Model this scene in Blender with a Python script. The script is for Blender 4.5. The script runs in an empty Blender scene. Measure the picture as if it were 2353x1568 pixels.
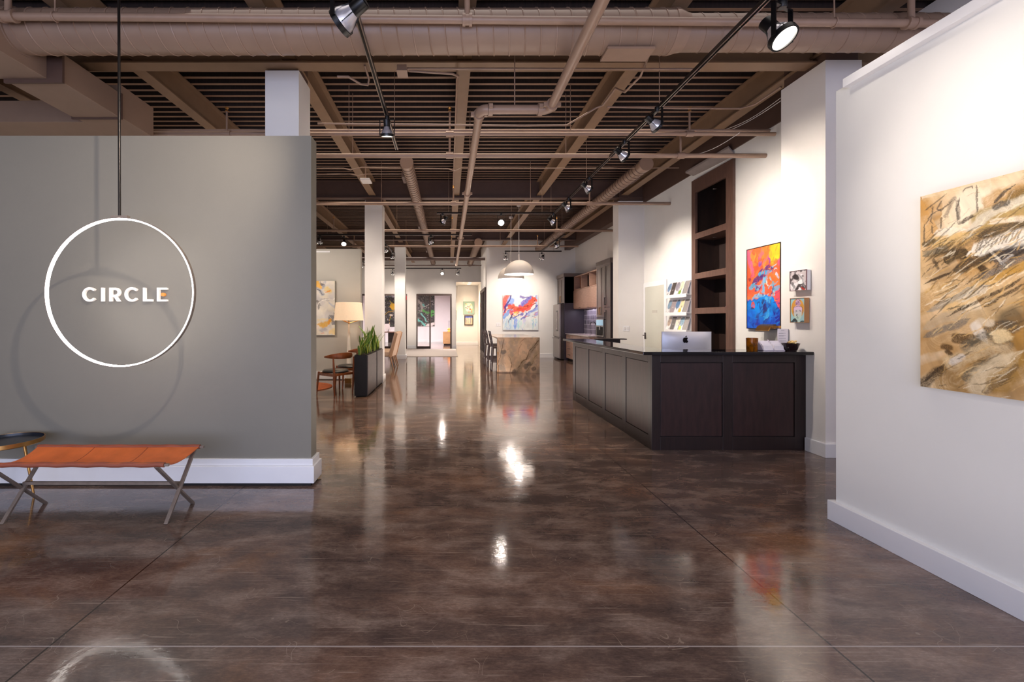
import bpy, math, random
import numpy as np
from mathutils import Vector, Matrix, Euler
random.seed(7)
SC = bpy.context.scene
COL = SC.collection
F, CX, CY, EYE = 1000.0, 1030.0, 735.0, 1.4   # focal length in px, vanishing point, eye height
def at(px, py, Y):
    return ((px - CX) * Y / F, Y, EYE - (py - CY) * Y / F)

# ------------------------------------------------------------------ materials
def lin(c):
    if isinstance(c, str):
        c = c.lstrip('#'); c = [int(c[i:i+2], 16) / 255 for i in (0, 2, 4)]
    return tuple((v / 12.92 if v <= .04045 else ((v + .055) / 1.055) ** 2.4) for v in c)
def nodes_of(m):
    m.use_nodes = True
    nt = m.node_tree
    return nt, nt.nodes, nt.links, nt.nodes.get('Principled BSDF')
def mat(name, col, rough=.6, metal=0., spec=.5, var=.06, scale=8., stretch=(1, 1, 1), bump=0., emit=None, estr=0., coat=0., trans=0., alpha=1., detail=4., bscale=None):
    m = bpy.data.materials.new(name); nt, N, L, B = nodes_of(m)
    c = lin(col)
    B.inputs['Roughness'].default_value = rough
    B.inputs['Metallic'].default_value = metal
    B.inputs['Specular IOR Level'].default_value = spec
    B.inputs['Coat Weight'].default_value = coat
    B.inputs['Transmission Weight'].default_value = trans
    B.inputs['Alpha'].default_value = alpha
    tc = N.new('ShaderNodeTexCoord'); mp = N.new('ShaderNodeMapping')
    mp.inputs['Scale'].default_value = stretch
    L.new(tc.outputs['Object'], mp.inputs['Vector'])
    nz = N.new('ShaderNodeTexNoise'); nz.inputs['Scale'].default_value = scale; nz.inputs['Detail'].default_value = detail
    L.new(mp.outputs['Vector'], nz.inputs['Vector'])
    rp = N.new('ShaderNodeValToRGB')
    rp.color_ramp.elements[0].position = .3; rp.color_ramp.elements[1].position = .7
    rp.color_ramp.elements[0].color = tuple(v * (1 - var) for v in c) + (1,)
    rp.color_ramp.elements[1].color = tuple(min(1, v * (1 + var)) for v in c) + (1,)
    L.new(nz.outputs['Fac'], rp.inputs['Fac']); L.new(rp.outputs['Color'], B.inputs['Base Color'])
    if bump:
        bp = N.new('ShaderNodeBump'); bp.inputs['Strength'].default_value = bump; bp.inputs['Distance'].default_value = .01
        if bscale:
            n2 = N.new('ShaderNodeTexNoise'); n2.inputs['Scale'].default_value = bscale; L.new(mp.outputs['Vector'], n2.inputs['Vector']); L.new(n2.outputs['Fac'], bp.inputs['Height'])
        else:
            L.new(nz.outputs['Fac'], bp.inputs['Height'])
        L.new(bp.outputs['Normal'], B.inputs['Normal'])
    if emit:
        B.inputs['Emission Color'].default_value = lin(emit) + (1,); B.inputs['Emission Strength'].default_value = estr
    return m
def attr_mat(name, rough=.5, spec=.3, bump=.0):
    m = bpy.data.materials.new(name); nt, N, L, B = nodes_of(m)
    a = N.new('ShaderNodeAttribute'); a.attribute_name = 'paint'
    L.new(a.outputs['Color'], B.inputs['Base Color'])
    B.inputs['Roughness'].default_value = rough; B.inputs['Specular IOR Level'].default_value = spec
    if bump:
        tc = N.new('ShaderNodeTexCoord'); nz = N.new('ShaderNodeTexNoise'); nz.inputs['Scale'].default_value = 90
        bp = N.new('ShaderNodeBump'); bp.inputs['Strength'].default_value = bump; bp.inputs['Distance'].default_value = .004
        L.new(tc.outputs['Object'], nz.inputs['Vector']); L.new(nz.outputs['Fac'], bp.inputs['Height']); L.new(bp.outputs['Normal'], B.inputs['Normal'])
    return m
def glow(name, col, strength):
    m = bpy.data.materials.new(name); nt, N, L, B = nodes_of(m)
    B.inputs['Base Color'].default_value = lin(col) + (1,)
    B.inputs['Emission Color'].default_value = lin(col) + (1,); B.inputs['Emission Strength'].default_value = strength
    return m
def glass(name, col='#ffffff', rough=0., tint=.9):
    m = bpy.data.materials.new(name); nt, N, L, B = nodes_of(m)
    N.remove(B); out = N.get('Material Output')
    tr = N.new('ShaderNodeBsdfTransparent'); gl = N.new('ShaderNodeBsdfGlossy'); mx = N.new('ShaderNodeMixShader'); fr = N.new('ShaderNodeFresnel')
    tr.inputs['Color'].default_value = tuple(v * tint for v in lin(col)) + (1,)
    gl.inputs['Roughness'].default_value = rough
    fr.inputs['IOR'].default_value = 1.45
    L.new(fr.outputs['Fac'], mx.inputs['Fac']); L.new(tr.outputs[0], mx.inputs[1]); L.new(gl.outputs[0], mx.inputs[2]); L.new(mx.outputs[0], out.inputs['Surface'])
    return m

def floor_mat():
    m = bpy.data.materials.new('stained_polished_concrete'); nt, N, L, B = nodes_of(m)
    tc = N.new('ShaderNodeTexCoord')
    def mapping(s, rot=0):
        mp = N.new('ShaderNodeMapping'); mp.inputs['Scale'].default_value = s; mp.inputs['Rotation'].default_value = (0, 0, rot)
        L.new(tc.outputs['Object'], mp.inputs['Vector']); return mp.outputs['Vector']
    def noise(scale, vec, detail=6, rough=.6, dist=0.):
        n = N.new('ShaderNodeTexNoise'); n.inputs['Scale'].default_value = scale; n.inputs['Detail'].default_value = detail
        n.inputs['Roughness'].default_value = rough; n.inputs['Distortion'].default_value = dist
        L.new(vec, n.inputs['Vector']); return n.outputs['Fac']
    def ramp(fac, stops):
        r = N.new('ShaderNodeValToRGB'); e = r.color_ramp.elements
        while len(e) < len(stops): e.new(.5)
        for k, (p, c) in enumerate(stops):
            e[k].position = p; e[k].color = (lin(c) if not isinstance(c, tuple) else c)[:3] + (1,)
        L.new(fac, r.inputs['Fac']); return r.outputs['Color']
    def mix(a, b, fac, mode='MIX'):
        x = N.new('ShaderNodeMix'); x.data_type = 'RGBA'; x.blend_type = mode
        if isinstance(fac, float): x.inputs[0].default_value = fac
        else: L.new(fac, x.inputs[0])
        for s, v in ((6, a), (7, b)):
            if isinstance(v, tuple): x.inputs[s].default_value = v + (1,)
            else: L.new(v, x.inputs[s])
        return x.outputs[2]
    def math_(op, a, b=None, c=None):
        x = N.new('ShaderNodeMath'); x.operation = op
        for k, v in enumerate((a, b, c)):
            if v is None: continue
            if isinstance(v, (int, float)): x.inputs[k].default_value = v
            else: L.new(v, x.inputs[k])
        return x.outputs[0]
    v1 = mapping((.55, 1.1, 1)); v2 = mapping((1, 2.2, 1), .12); v3 = mapping((1, 1, 1))
    base = ramp(noise(1.1, v1, 5, .62, .6), [(.30, '#3a312f'), (.46, '#57463f'), (.58, '#715546'), (.70, '#98683f')])
    grey = ramp(noise(2.6, v2, 5, .68, .3), [(.36, '#393130'), (.5, '#625149'), (.64, '#8f7d72')])
    col = mix(base, grey, .5)
    fine = ramp(noise(34, mapping((1, 3.2, 1), .1), 4, .8), [(.3, (.62,)*3), (.52, (.97, .97, .97)), (.72, (1.5,)*3)])
    col = mix(col, fine, .8, 'MULTIPLY')
    # fine hairline scuffs
    w = N.new('ShaderNodeTexVoronoi'); w.feature = 'DISTANCE_TO_EDGE'; w.inputs['Scale'].default_value = 5.5
    vv = N.new('ShaderNodeMapping'); vv.inputs['Scale'].default_value = (1, 1.7, 1); vv.inputs['Rotation'].default_value = (0, 0, .7)
    ds = N.new('ShaderNodeTexNoise'); ds.inputs['Scale'].default_value = 3.; L.new(tc.outputs['Object'], ds.inputs['Vector'])
    ad = N.new('ShaderNodeMix'); ad.data_type = 'RGBA'; ad.inputs[0].default_value = .35
    L.new(tc.outputs['Object'], ad.inputs[6]); L.new(ds.outputs['Color'], ad.inputs[7]); L.new(ad.outputs[2], vv.inputs['Vector']); L.new(vv.outputs['Vector'], w.inputs['Vector'])
    scr = math_('MULTIPLY', math_('LESS_THAN', w.outputs['Distance'], .0045), math_('GREATER_THAN', noise(3.3, v3, 3), .56))
    col = mix(col, lin('#8d7c6e'), math_('MULTIPLY', scr, .6))
    for rot, sc_, th, k_ in ((.55, (2.2, 75, 1), .67, .5), (-.75, (2.6, 80, 1), .68, .45), (.05, (1.6, 110, 1), .66, .4), (1.35, (2.4, 85, 1), .69, .45)):
        st = N.new('ShaderNodeMapRange'); st.inputs[1].default_value = th; st.inputs[2].default_value = th + .06; st.inputs[3].default_value = 0; st.inputs[4].default_value = k_
        L.new(noise(1., mapping(sc_, rot), 2, .5), st.inputs[0]); col = mix(col, lin('#a08e80'), st.outputs[0])
    # specks
    vo = N.new('ShaderNodeTexVoronoi'); vo.inputs['Scale'].default_value = 26; L.new(tc.outputs['Object'], vo.inputs['Vector'])
    sp = math_('MULTIPLY', math_('LESS_THAN', vo.outputs['Distance'], .06), math_('GREATER_THAN', noise(9, v3, 2), .58))
    col = mix(col, lin('#9d8d80'), math_('MULTIPLY', sp, .5))
    # saw-cut joints
    sx = N.new('ShaderNodeSeparateXYZ'); L.new(tc.outputs['Object'], sx.inputs[0])
    X, Y = sx.outputs[0], sx.outputs[1]
    def near(v, pitch, off, w_):
        d = math_('ABSOLUTE', math_('SUBTRACT', math_('FRACT', math_('ADD', math_('DIVIDE', math_('SUBTRACT', v, off), pitch), .5)), .5))
        return math_('LESS_THAN', d, w_ / pitch)
    jx = near(X, 3.354, 1.645, .0045); jy = near(Y, 2.87, 1.864, .0035)
    col = mix(col, lin('#191210'), math_('MULTIPLY', jx, .85))
    col = mix(col, lin('#a39a98'), math_('MULTIPLY', jy, .75))
    L.new(col, B.inputs['Base Color'])
    ro = N.new('ShaderNodeMapRange'); ro.inputs[1].default_value = .3; ro.inputs[2].default_value = .7; ro.inputs[3].default_value = .055; ro.inputs[4].default_value = .145
    L.new(noise(3.5, v1, 4, .7), ro.inputs[0]); L.new(ro.outputs[0], B.inputs['Roughness'])
    B.inputs['Specular IOR Level'].default_value = .85
    bp = N.new('ShaderNodeBump'); bp.inputs['Strength'].default_value = .035; bp.inputs['Distance'].default_value = .02
    L.new(noise(14, v3, 3, .6), bp.inputs['Height']); L.new(bp.outputs['Normal'], B.inputs['Normal'])
    return m

def stone_mat():
    m = bpy.data.materials.new('veined_brown_stone'); nt, N, L, B = nodes_of(m)
    tc = N.new('ShaderNodeTexCoord'); mp = N.new('ShaderNodeMapping'); mp.inputs['Rotation'].default_value = (.3, .62, .3); mp.inputs['Scale'].default_value = (2.6, 1.2, .8)
    L.new(tc.outputs['Object'], mp.inputs['Vector'])
    n = N.new('ShaderNodeTexNoise'); n.inputs['Scale'].default_value = 1.9; n.inputs['Detail'].default_value = 9; n.inputs['Distortion'].default_value = 1.6; n.inputs['Roughness'].default_value = .58
    L.new(mp.outputs['Vector'], n.inputs['Vector'])
    r = N.new('ShaderNodeValToRGB'); e = r.color_ramp.elements
    st = [(.28, '#6a5c4f'), (.38, '#a58a6c'), (.44, '#7d6a55'), (.49, '#caa37c'), (.53, '#a3703f'), (.56, '#d3ab85'), (.64, '#93795c'), (.74, '#6f6253')]
    while len(e) < len(st): e.new(.5)
    for k, (p, c) in enumerate(st): e[k].position = p; e[k].color = lin(c) + (1,)
    L.new(n.outputs['Fac'], r.inputs['Fac'])
    v = N.new('ShaderNodeTexNoise'); v.inputs['Scale'].default_value = 1.3; v.inputs['Detail'].default_value = 4; v.inputs['Distortion'].default_value = 1.2; L.new(mp.outputs['Vector'], v.inputs['Vector'])
    s = N.new('ShaderNodeMath'); s.operation = 'SUBTRACT'; s.inputs[1].default_value = .5; L.new(v.outputs['Fac'], s.inputs[0])
    a = N.new('ShaderNodeMath'); a.operation = 'ABSOLUTE'; L.new(s.outputs[0], a.inputs[0])
    l = N.new('ShaderNodeMapRange'); l.inputs[1].default_value = 0; l.inputs[2].default_value = .013; l.inputs[3].default_value = .8; l.inputs[4].default_value = 0; L.new(a.outputs[0], l.inputs[0])
    x = N.new('ShaderNodeMix'); x.data_type = 'RGBA'; L.new(l.outputs[0], x.inputs[0]); L.new(r.outputs['Color'], x.inputs[6]); x.inputs[7].default_value = lin('#4a3421') + (1,)
    L.new(x.outputs[2], B.inputs['Base Color']); B.inputs['Roughness'].default_value = .12
    return m
def tile_mat():
    m = bpy.data.materials.new('dark_plum_tile'); nt, N, L, B = nodes_of(m)
    tc = N.new('ShaderNodeTexCoord'); mp = N.new('ShaderNodeMapping'); mp.inputs['Rotation'].default_value = (math.pi/2, 0, math.pi/2)
    sx = N.new('ShaderNodeSeparateXYZ'); cb = N.new('ShaderNodeCombineXYZ'); L.new(tc.outputs['Object'], sx.inputs[0]); L.new(sx.outputs[1], cb.inputs[0]); L.new(sx.outputs[2], cb.inputs[1])
    b = N.new('ShaderNodeTexBrick'); b.offset = 0.; b.inputs['Scale'].default_value = 1; b.inputs['Brick Width'].default_value = .075; b.inputs['Row Height'].default_value = .155; b.inputs['Mortar Size'].default_value = .006
    b.inputs['Color1'].default_value = lin('#4a4250') + (1,); b.inputs['Color2'].default_value = lin('#7c7480') + (1,); b.inputs['Mortar'].default_value = lin('#cfc8ca') + (1,)
    L.new(cb.outputs[0], b.inputs['Vector']); L.new(b.outputs['Color'], B.inputs['Base Color']); B.inputs['Roughness'].default_value = .2
    return m
M = {}
def setup_materials():
    M['floor'] = floor_mat(); M['stone'] = stone_mat(); M['tile'] = tile_mat()
    M['white'] = mat('white_wall_paint', '#e9e8e4', .65, var=.015, scale=3, bump=.03, bscale=120)
    M['white2'] = mat('warm_white_wall_paint', '#e9e5e0', .65, var=.015, scale=3)
    M['trimw'] = mat('white_trim_paint', '#ecebec', .38, var=.01)
    M['greyw'] = mat('warm_grey_wall_paint', '#7e796e', .6, var=.02, scale=2, bump=.03, bscale=120)
    M['sage'] = mat('pale_sage_wall_paint', '#bbb7ad', .6, var=.02, scale=2)
    M['deck'] = mat('brown_deck_paint', '#7a5f4c', .6, var=.08)
    M['deckshade'] = mat('perforated_shaded_deck', '#261914', .9, var=.35, scale=60, stretch=(1, .05, .05))  # perforation pattern, darkened to carry the shade inside the ribs
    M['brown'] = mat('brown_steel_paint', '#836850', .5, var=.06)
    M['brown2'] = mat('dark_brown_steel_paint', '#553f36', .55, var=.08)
    M['duct'] = mat('brown_painted_duct', '#8e7564', .42, var=.05, scale=5)
    M['pipe'] = mat('brown_painted_pipe', '#967b69', .4, var=.05)
    M['black'] = mat('black_metal', '#0d0d10', .32, .3, var=.1)
    M['blackplastic'] = mat('matte_black', '#141214', .5, var=.1)
    M['chrome'] = mat('polished_reflector', '#c9c6cc', .22, .6, var=.03)
    M['trackm'] = mat('dark_aluminium_track', '#2e2926', .3, .6, var=.1)
    M['trackl'] = mat('bare_aluminium_lip', '#a79a92', .3, .9, var=.05)
    M['bulb'] = glow('white_bulb', '#fff6ec', 3.)
    M['lens'] = glow('lit_lamp_lens', '#fff4e4', 9.)
    M['wood'] = mat('dark_espresso_wood', '#221413', .40, var=.35, scale=6, stretch=(9, 9, .8), spec=.5)
    M['wood2'] = mat('dark_espresso_panel_wood', '#2e1a19', .42, var=.38, scale=5, stretch=(5, 5, .8), spec=.5)
    M['shelfwood'] = mat('brown_walnut_face', '#60463c', .45, var=.2, scale=6, stretch=(1, 6, .8))
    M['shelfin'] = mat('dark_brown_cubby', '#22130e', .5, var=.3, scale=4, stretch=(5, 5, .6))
    M['gap'] = mat('gap_shade_and_plinth_black', '#0a0708', .7)  # black of plinths, also stands in for shade in gaps
    M['blackstone'] = mat('polished_black_stone', '#121015', .08, var=.3, scale=60)
    M['alu'] = mat('satin_aluminium', '#c6c8d4', .42, .45, var=.02)
    M['logo'] = mat('black_logo', '#050507', .12)
    M['leather'] = mat('tan_leather', '#cf6a33', .5, var=.16, scale=7, bump=.06, bscale=60)
    M['leatherdark'] = mat('tan_leather_edge', '#8d4a35', .5, var=.15, scale=9)
    M['bronze'] = mat('bronzed_steel', '#8b7d72', .4, .5, var=.15, scale=20)
    M['brass'] = mat('brushed_brass', '#b8894f', .3, .9, var=.08)
    M['traytop'] = mat('dark_navy_tray', '#0f1522', .25, var=.1)
    M['led'] = glow('led_strip', '#fff6ee', 11.)
    M['letter'] = mat('white_letter', '#f1ebe4', .4, var=.01, emit='#fff4ea', estr=.2)  # faint glow put in to whiten the letters
    M['orange'] = mat('orange_dot', '#e08b3d', .4, emit='#e08b3d', estr=.25)  # slight emission added so the orange looks brighter
    M['teak'] = mat('reddish_teak', '#8a4a22', .38, var=.25, scale=7, stretch=(3, 3, 1))
    M['blackleather'] = mat('black_leather', '#191a1d', .38, var=.15)
    M['rust'] = mat('rust_woven_wool', '#a04f22', .85, var=.2, scale=30)
    M['lampwhite'] = mat('cream_lacquer', '#ebe0d0', .35, var=.03)
    M['shade'] = mat('linen_shade', '#e6cdb0', .8, var=.04, scale=40, emit='#ffd7ab', estr=.2)
    M['plantbox'] = mat('charcoal_planter', '#171517', .45, var=.15)
    M['plantside'] = mat('grey_brown_side', '#5f5453', .55, var=.1, scale=3, stretch=(2, 1, 6))
    M['leafg'] = mat('snake_plant_green', '#4a7326', .4, var=.4, scale=22, stretch=(1, 1, 4))
    M['leafy'] = mat('snake_plant_margin', '#a7a83f', .4, var=.2)
    M['soil'] = mat('potting_soil', '#241a13', .9, var=.4, scale=60)
    M['beige'] = mat('beige_upholstery', '#dfbfa6', .8, var=.06, scale=30)
    M['beige2'] = mat('tan_upholstery_edge', '#c99f7e', .8, var=.06, scale=30)
    M['paleoak'] = mat('pale_oak', '#b78a68', .5, var=.15, scale=8, stretch=(3, 3, .6))
    M['carpet'] = mat('pale_flatweave', '#b5a89e', .95, var=.14, scale=90)
    M['bronzef'] = mat('dark_bronze_frame', '#46352d', .4, .3, var=.1)
    M['glass'] = glass('clear_glass', tint=.96)
    M['frost'] = mat('frosted_green_glass', '#c6c6ba', .3, var=.02, scale=2)
    M['domeout'] = mat('grey_dome_enamel', '#dcd6d1', .45, var=.02)
    M['domein'] = mat('white_dome_inside', '#f6f0ea', .5, emit='#fff6ee', estr=1.2)
    M['whitecord'] = mat('white_metal', '#d8d2cf', .4)
    M['taupe'] = mat('taupe_cabinet_lacquer', '#6d605b', .35, var=.05, scale=5, stretch=(1, 4, .5))
    M['plum'] = mat('dark_plum_panel', '#352c36', .35, var=.08)
    M['lightwood'] = mat('rosy_light_wood', '#ab8775', .45, var=.12, scale=5, stretch=(1, 1, 8))
    M['warmwood'] = mat('warm_brown_wood', '#8c5230', .5, var=.2, scale=5)
    M['quartz'] = mat('pale_quartz', '#b8aaa8', .15, var=.06, scale=40)
    M['steel'] = mat('stainless_steel', '#a09894', .3, .8, var=.03, scale=4, stretch=(1, 1, 20))
    M['steeldk'] = mat('dark_stainless', '#4d4644', .35, .7)
    M['screen'] = glow('blue_display', '#9fc4dc', .3)
    M['oak'] = mat('mid_oak', '#8f6b45', .5, var=.15, scale=6, stretch=(1, 1, 6))
    M['amber'] = mat('amber_glass', '#b0660f', .08, var=.45, scale=18, trans=.55)
    M['acrylic'] = mat('clear_acrylic_edge', '#cbc2d4', .1, var=.05)
    M['paper'] = mat('white_paper', '#ece6ea', .7, var=.02)
    M['ink'] = mat('grey_ink', '#8d8a92', .8)
    M['bowl'] = mat('dark_brown_glaze', '#2b1c1b', .25, var=.2)
    M['candy'] = mat('pale_yellow_wrapper', '#e2c27e', .5, var=.2, scale=60)
    M['bluelab'] = mat('blue_label', '#2f6fae', .4, var=.15)
    M['clearb'] = mat('clear_blue_plastic', '#b9cfe2', .12, trans=.5)
    M['red'] = mat('red_sign', '#b3222a', .5, emit='#b3222a', estr=.3)
    M['pinkpaper'] = mat('pink_print', '#d89ad0', .6)
    M['mintpaper'] = mat('mint_print', '#9ccdb4', .6, var=.05)
    M['palegreen'] = mat('pale_green_print', '#c6d8c0', .6)
    M['chair_dark'] = mat('dark_walnut_stool', '#3c2924', .4, var=.2, scale=9)
    M['white_room'] = mat('bright_white_paint', '#f0e8ea', .6, var=.01)
    M['greyboard'] = mat('light_grey_board', '#8f8480', .6)

# ------------------------------------------------------------------ mesh builder
class MB:
    def __init__(s): s.v = []; s.f = []; s.m = []; s.cur = 0
    def add(s, vs, fs):
        o = len(s.v); s.v += [tuple(p) for p in vs]; s.f += [tuple(i + o for i in f) for f in fs]; s.m += [s.cur] * len(fs); return s
    def box(s, x0, x1, y0, y1, z0, z1):
        x0, x1 = min(x0, x1), max(x0, x1); y0, y1 = min(y0, y1), max(y0, y1); z0, z1 = min(z0, z1), max(z0, z1)
        return s.add([(x0,y0,z0),(x1,y0,z0),(x1,y1,z0),(x0,y1,z0),(x0,y0,z1),(x1,y0,z1),(x1,y1,z1),(x0,y1,z1)],
              [(0,3,2,1),(4,5,6,7),(0,1,5,4),(1,2,6,5),(2,3,7,6),(3,0,4,7)])
    def hexa(s, p):  # 8 points bottom 4 ccw, top 4
        return s.add(p, [(0,3,2,1),(4,5,6,7),(0,1,5,4),(1,2,6,5),(2,3,7,6),(3,0,4,7)])
    def bar(s, a, b, w, h, up=(0, 0, 1)):
        a, b = Vector(a), Vector(b); d = (b - a).normalized(); u = Vector(up)
        x = d.cross(u)
        if x.length < 1e-4: x = d.cross(Vector((1, 0, 0)))
        x.normalize(); y = x.cross(d).normalized()
        x *= w / 2; y *= h / 2
        return s.hexa([a - x - y, a + x - y, b + x - y, b - x - y, a - x + y, a + x + y, b + x + y, b - x + y])
    def tube(s, path, r, n=10, caps=True, closed=False):
        P = [Vector(p) for p in path]; R = r if isinstance(r, (list, tuple)) else [r] * len(P)
        m = len(P); T = []
        for i in range(m):
            if closed: t = P[(i + 1) % m] - P[i - 1]
            else: t = P[min(i + 1, m - 1)] - P[max(i - 1, 0)]
            T.append(t.normalized())
        u = T[0].orthogonal().normalized(); vs = []
        for i in range(m):
            u = (u - T[i] * u.dot(T[i])).normalized(); w = T[i].cross(u)
            for k in range(n):
                a = 2 * math.pi * k / n
                vs.append(P[i] + (u * math.cos(a) + w * math.sin(a)) * R[i])
        fs = []
        for i in range(m if closed else m - 1):
            j = (i + 1) % m
            for k in range(n):
                l = (k + 1) % n
                fs.append((i*n + k, i*n + l, j*n + l, j*n + k))
        if caps and not closed:
            fs.append(tuple(range(n))[::-1]); fs.append(tuple((m-1)*n + k for k in range(n)))
        return s.add(vs, fs)
    def lathe(s, prof, c=(0, 0, 0), n=32, caps=True):
        vs = []; fs = []; m = len(prof)
        for r, z in prof:
            for k in range(n):
                a = 2 * math.pi * k / n
                vs.append((c[0] + r * math.cos(a), c[1] + r * math.sin(a), c[2] + z))
        for i in range(m - 1):
            for k in range(n):
                l = (k + 1) % n
                fs.append((i*n + k, i*n + l, (i+1)*n + l, (i+1)*n + k))
        if caps:
            if prof[0][0] > 1e-5: fs.append(tuple(range(n))[::-1])
            if prof[-1][0] > 1e-5: fs.append(tuple((m-1)*n + k for k in range(n)))
        return s.add(vs, fs)
    def prism(s, poly, fn, d0, d1):  # poly 2D; fn(u,v,d)->xyz
        n = len(poly)
        vs = [fn(u, v, d0) for u, v in poly] + [fn(u, v, d1) for u, v in poly]
        fs = [tuple(range(n))[::-1], tuple(range(n, 2*n))] + [(i, (i+1) % n, n + (i+1) % n, n + i) for i in range(n)]
        return s.add(vs, fs)
    def helix(s, p0, p1, R, pitch, r=.004, n=5, seg=20, phase=0.):
        p0, p1 = Vector(p0), Vector(p1); d = p1 - p0; Ln = d.length; d.normalize()
        u = d.orthogonal().normalized(); w = d.cross(u); path = []
        N_ = int(Ln / pitch * seg)
        for i in range(N_ + 1):
            t = i / seg; a = 2 * math.pi * t + phase
            path.append(p0 + d * min(Ln, t * pitch) + (u * math.cos(a) + w * math.sin(a)) * R)
        return s.tube(path, r, n)
    def build(s, name, material, parent=None, smooth=None, bevel=0., label=None):
        off = Vector((0, 0, 0))
        if parent is not None: off = world_loc(parent)
        me = bpy.data.meshes.new(name)
        me.from_pydata([tuple(Vector(p) - off) for p in s.v], [], s.f); me.update()
        ms = material if isinstance(material, (list, tuple)) else [material]
        for x in ms: me.materials.append(x)
        if len(ms) > 1: me.polygons.foreach_set('material_index', s.m)
        o = bpy.data.objects.new(name, me); COL.objects.link(o)
        if parent is not None: o.parent = parent
        if smooth:
            me.polygons.foreach_set('use_smooth', [True] * len(me.polygons))
            try: me.set_sharp_from_angle(angle=math.radians(smooth))
            except Exception: pass
        if bevel:
            b = o.modifiers.new('bevel', 'BEVEL'); b.width = bevel; b.segments = 2; b.limit_method = 'ANGLE'; b.angle_limit = math.radians(40)
        if label: o['label'] = label
        return o
def world_loc(o):
    p = Vector((0, 0, 0))
    while o is not None: p += Vector(o.location); o = o.parent
    return p
def tag(o, label=None, cat=None, group=None, kind=None):
    if label: o['label'] = label
    if cat: o['category'] = cat
    if group: o['group'] = group
    if kind: o['kind'] = kind
    return o
def thing(name, label, cat, loc=(0, 0, 0), group=None):
    o = bpy.data.objects.new(name, None); o.empty_display_size = .1; COL.objects.link(o); o.location = loc
    return tag(o, label, cat, group)
def struct(name, mb, m, parent=None, **k):
    o = mb.build(name, m, parent, **k)
    if parent is None: o['kind'] = 'structure'
    return o
def copy_tree(o, parent=None):
    c = o.copy(); COL.objects.link(c); c.parent = parent
    for ch in [x for x in bpy.data.objects if x.parent == o]: copy_tree(ch, c)
    return c
def spot(loc, target, power, angle=60, blend=.6, radius=.05, col='#fff0e2'):
    l = bpy.data.lights.new('spot_lamp', 'SPOT'); l.energy = power; l.spot_size = math.radians(angle); l.spot_blend = blend; l.shadow_soft_size = radius; l.color = lin(col)
    o = bpy.data.objects.new('spot_lamp', l); COL.objects.link(o); o.location = loc
    o.rotation_euler = (Vector(target) - Vector(loc)).to_track_quat('-Z', 'Y').to_euler(); return o
def area(loc, target, power, sx, sy, col='#fff0e0', spread=180):
    l = bpy.data.lights.new('area_lamp', 'AREA'); l.shape = 'RECTANGLE'; l.size = sx; l.size_y = sy; l.spread = math.radians(spread); l.energy = power; l.color = lin(col)
    o = bpy.data.objects.new('area_lamp', l); COL.objects.link(o); o.location = loc
    o.rotation_euler = (Vector(target) - Vector(loc)).to_track_quat('-Z', 'Y').to_euler(); return o
def point(loc, power, radius=.1, col='#ffe9d2'):
    l = bpy.data.lights.new('point_lamp', 'POINT'); l.energy = power; l.shadow_soft_size = radius; l.color = lin(col)
    o = bpy.data.objects.new('point_lamp', l); COL.objects.link(o); o.location = loc; return o
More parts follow.
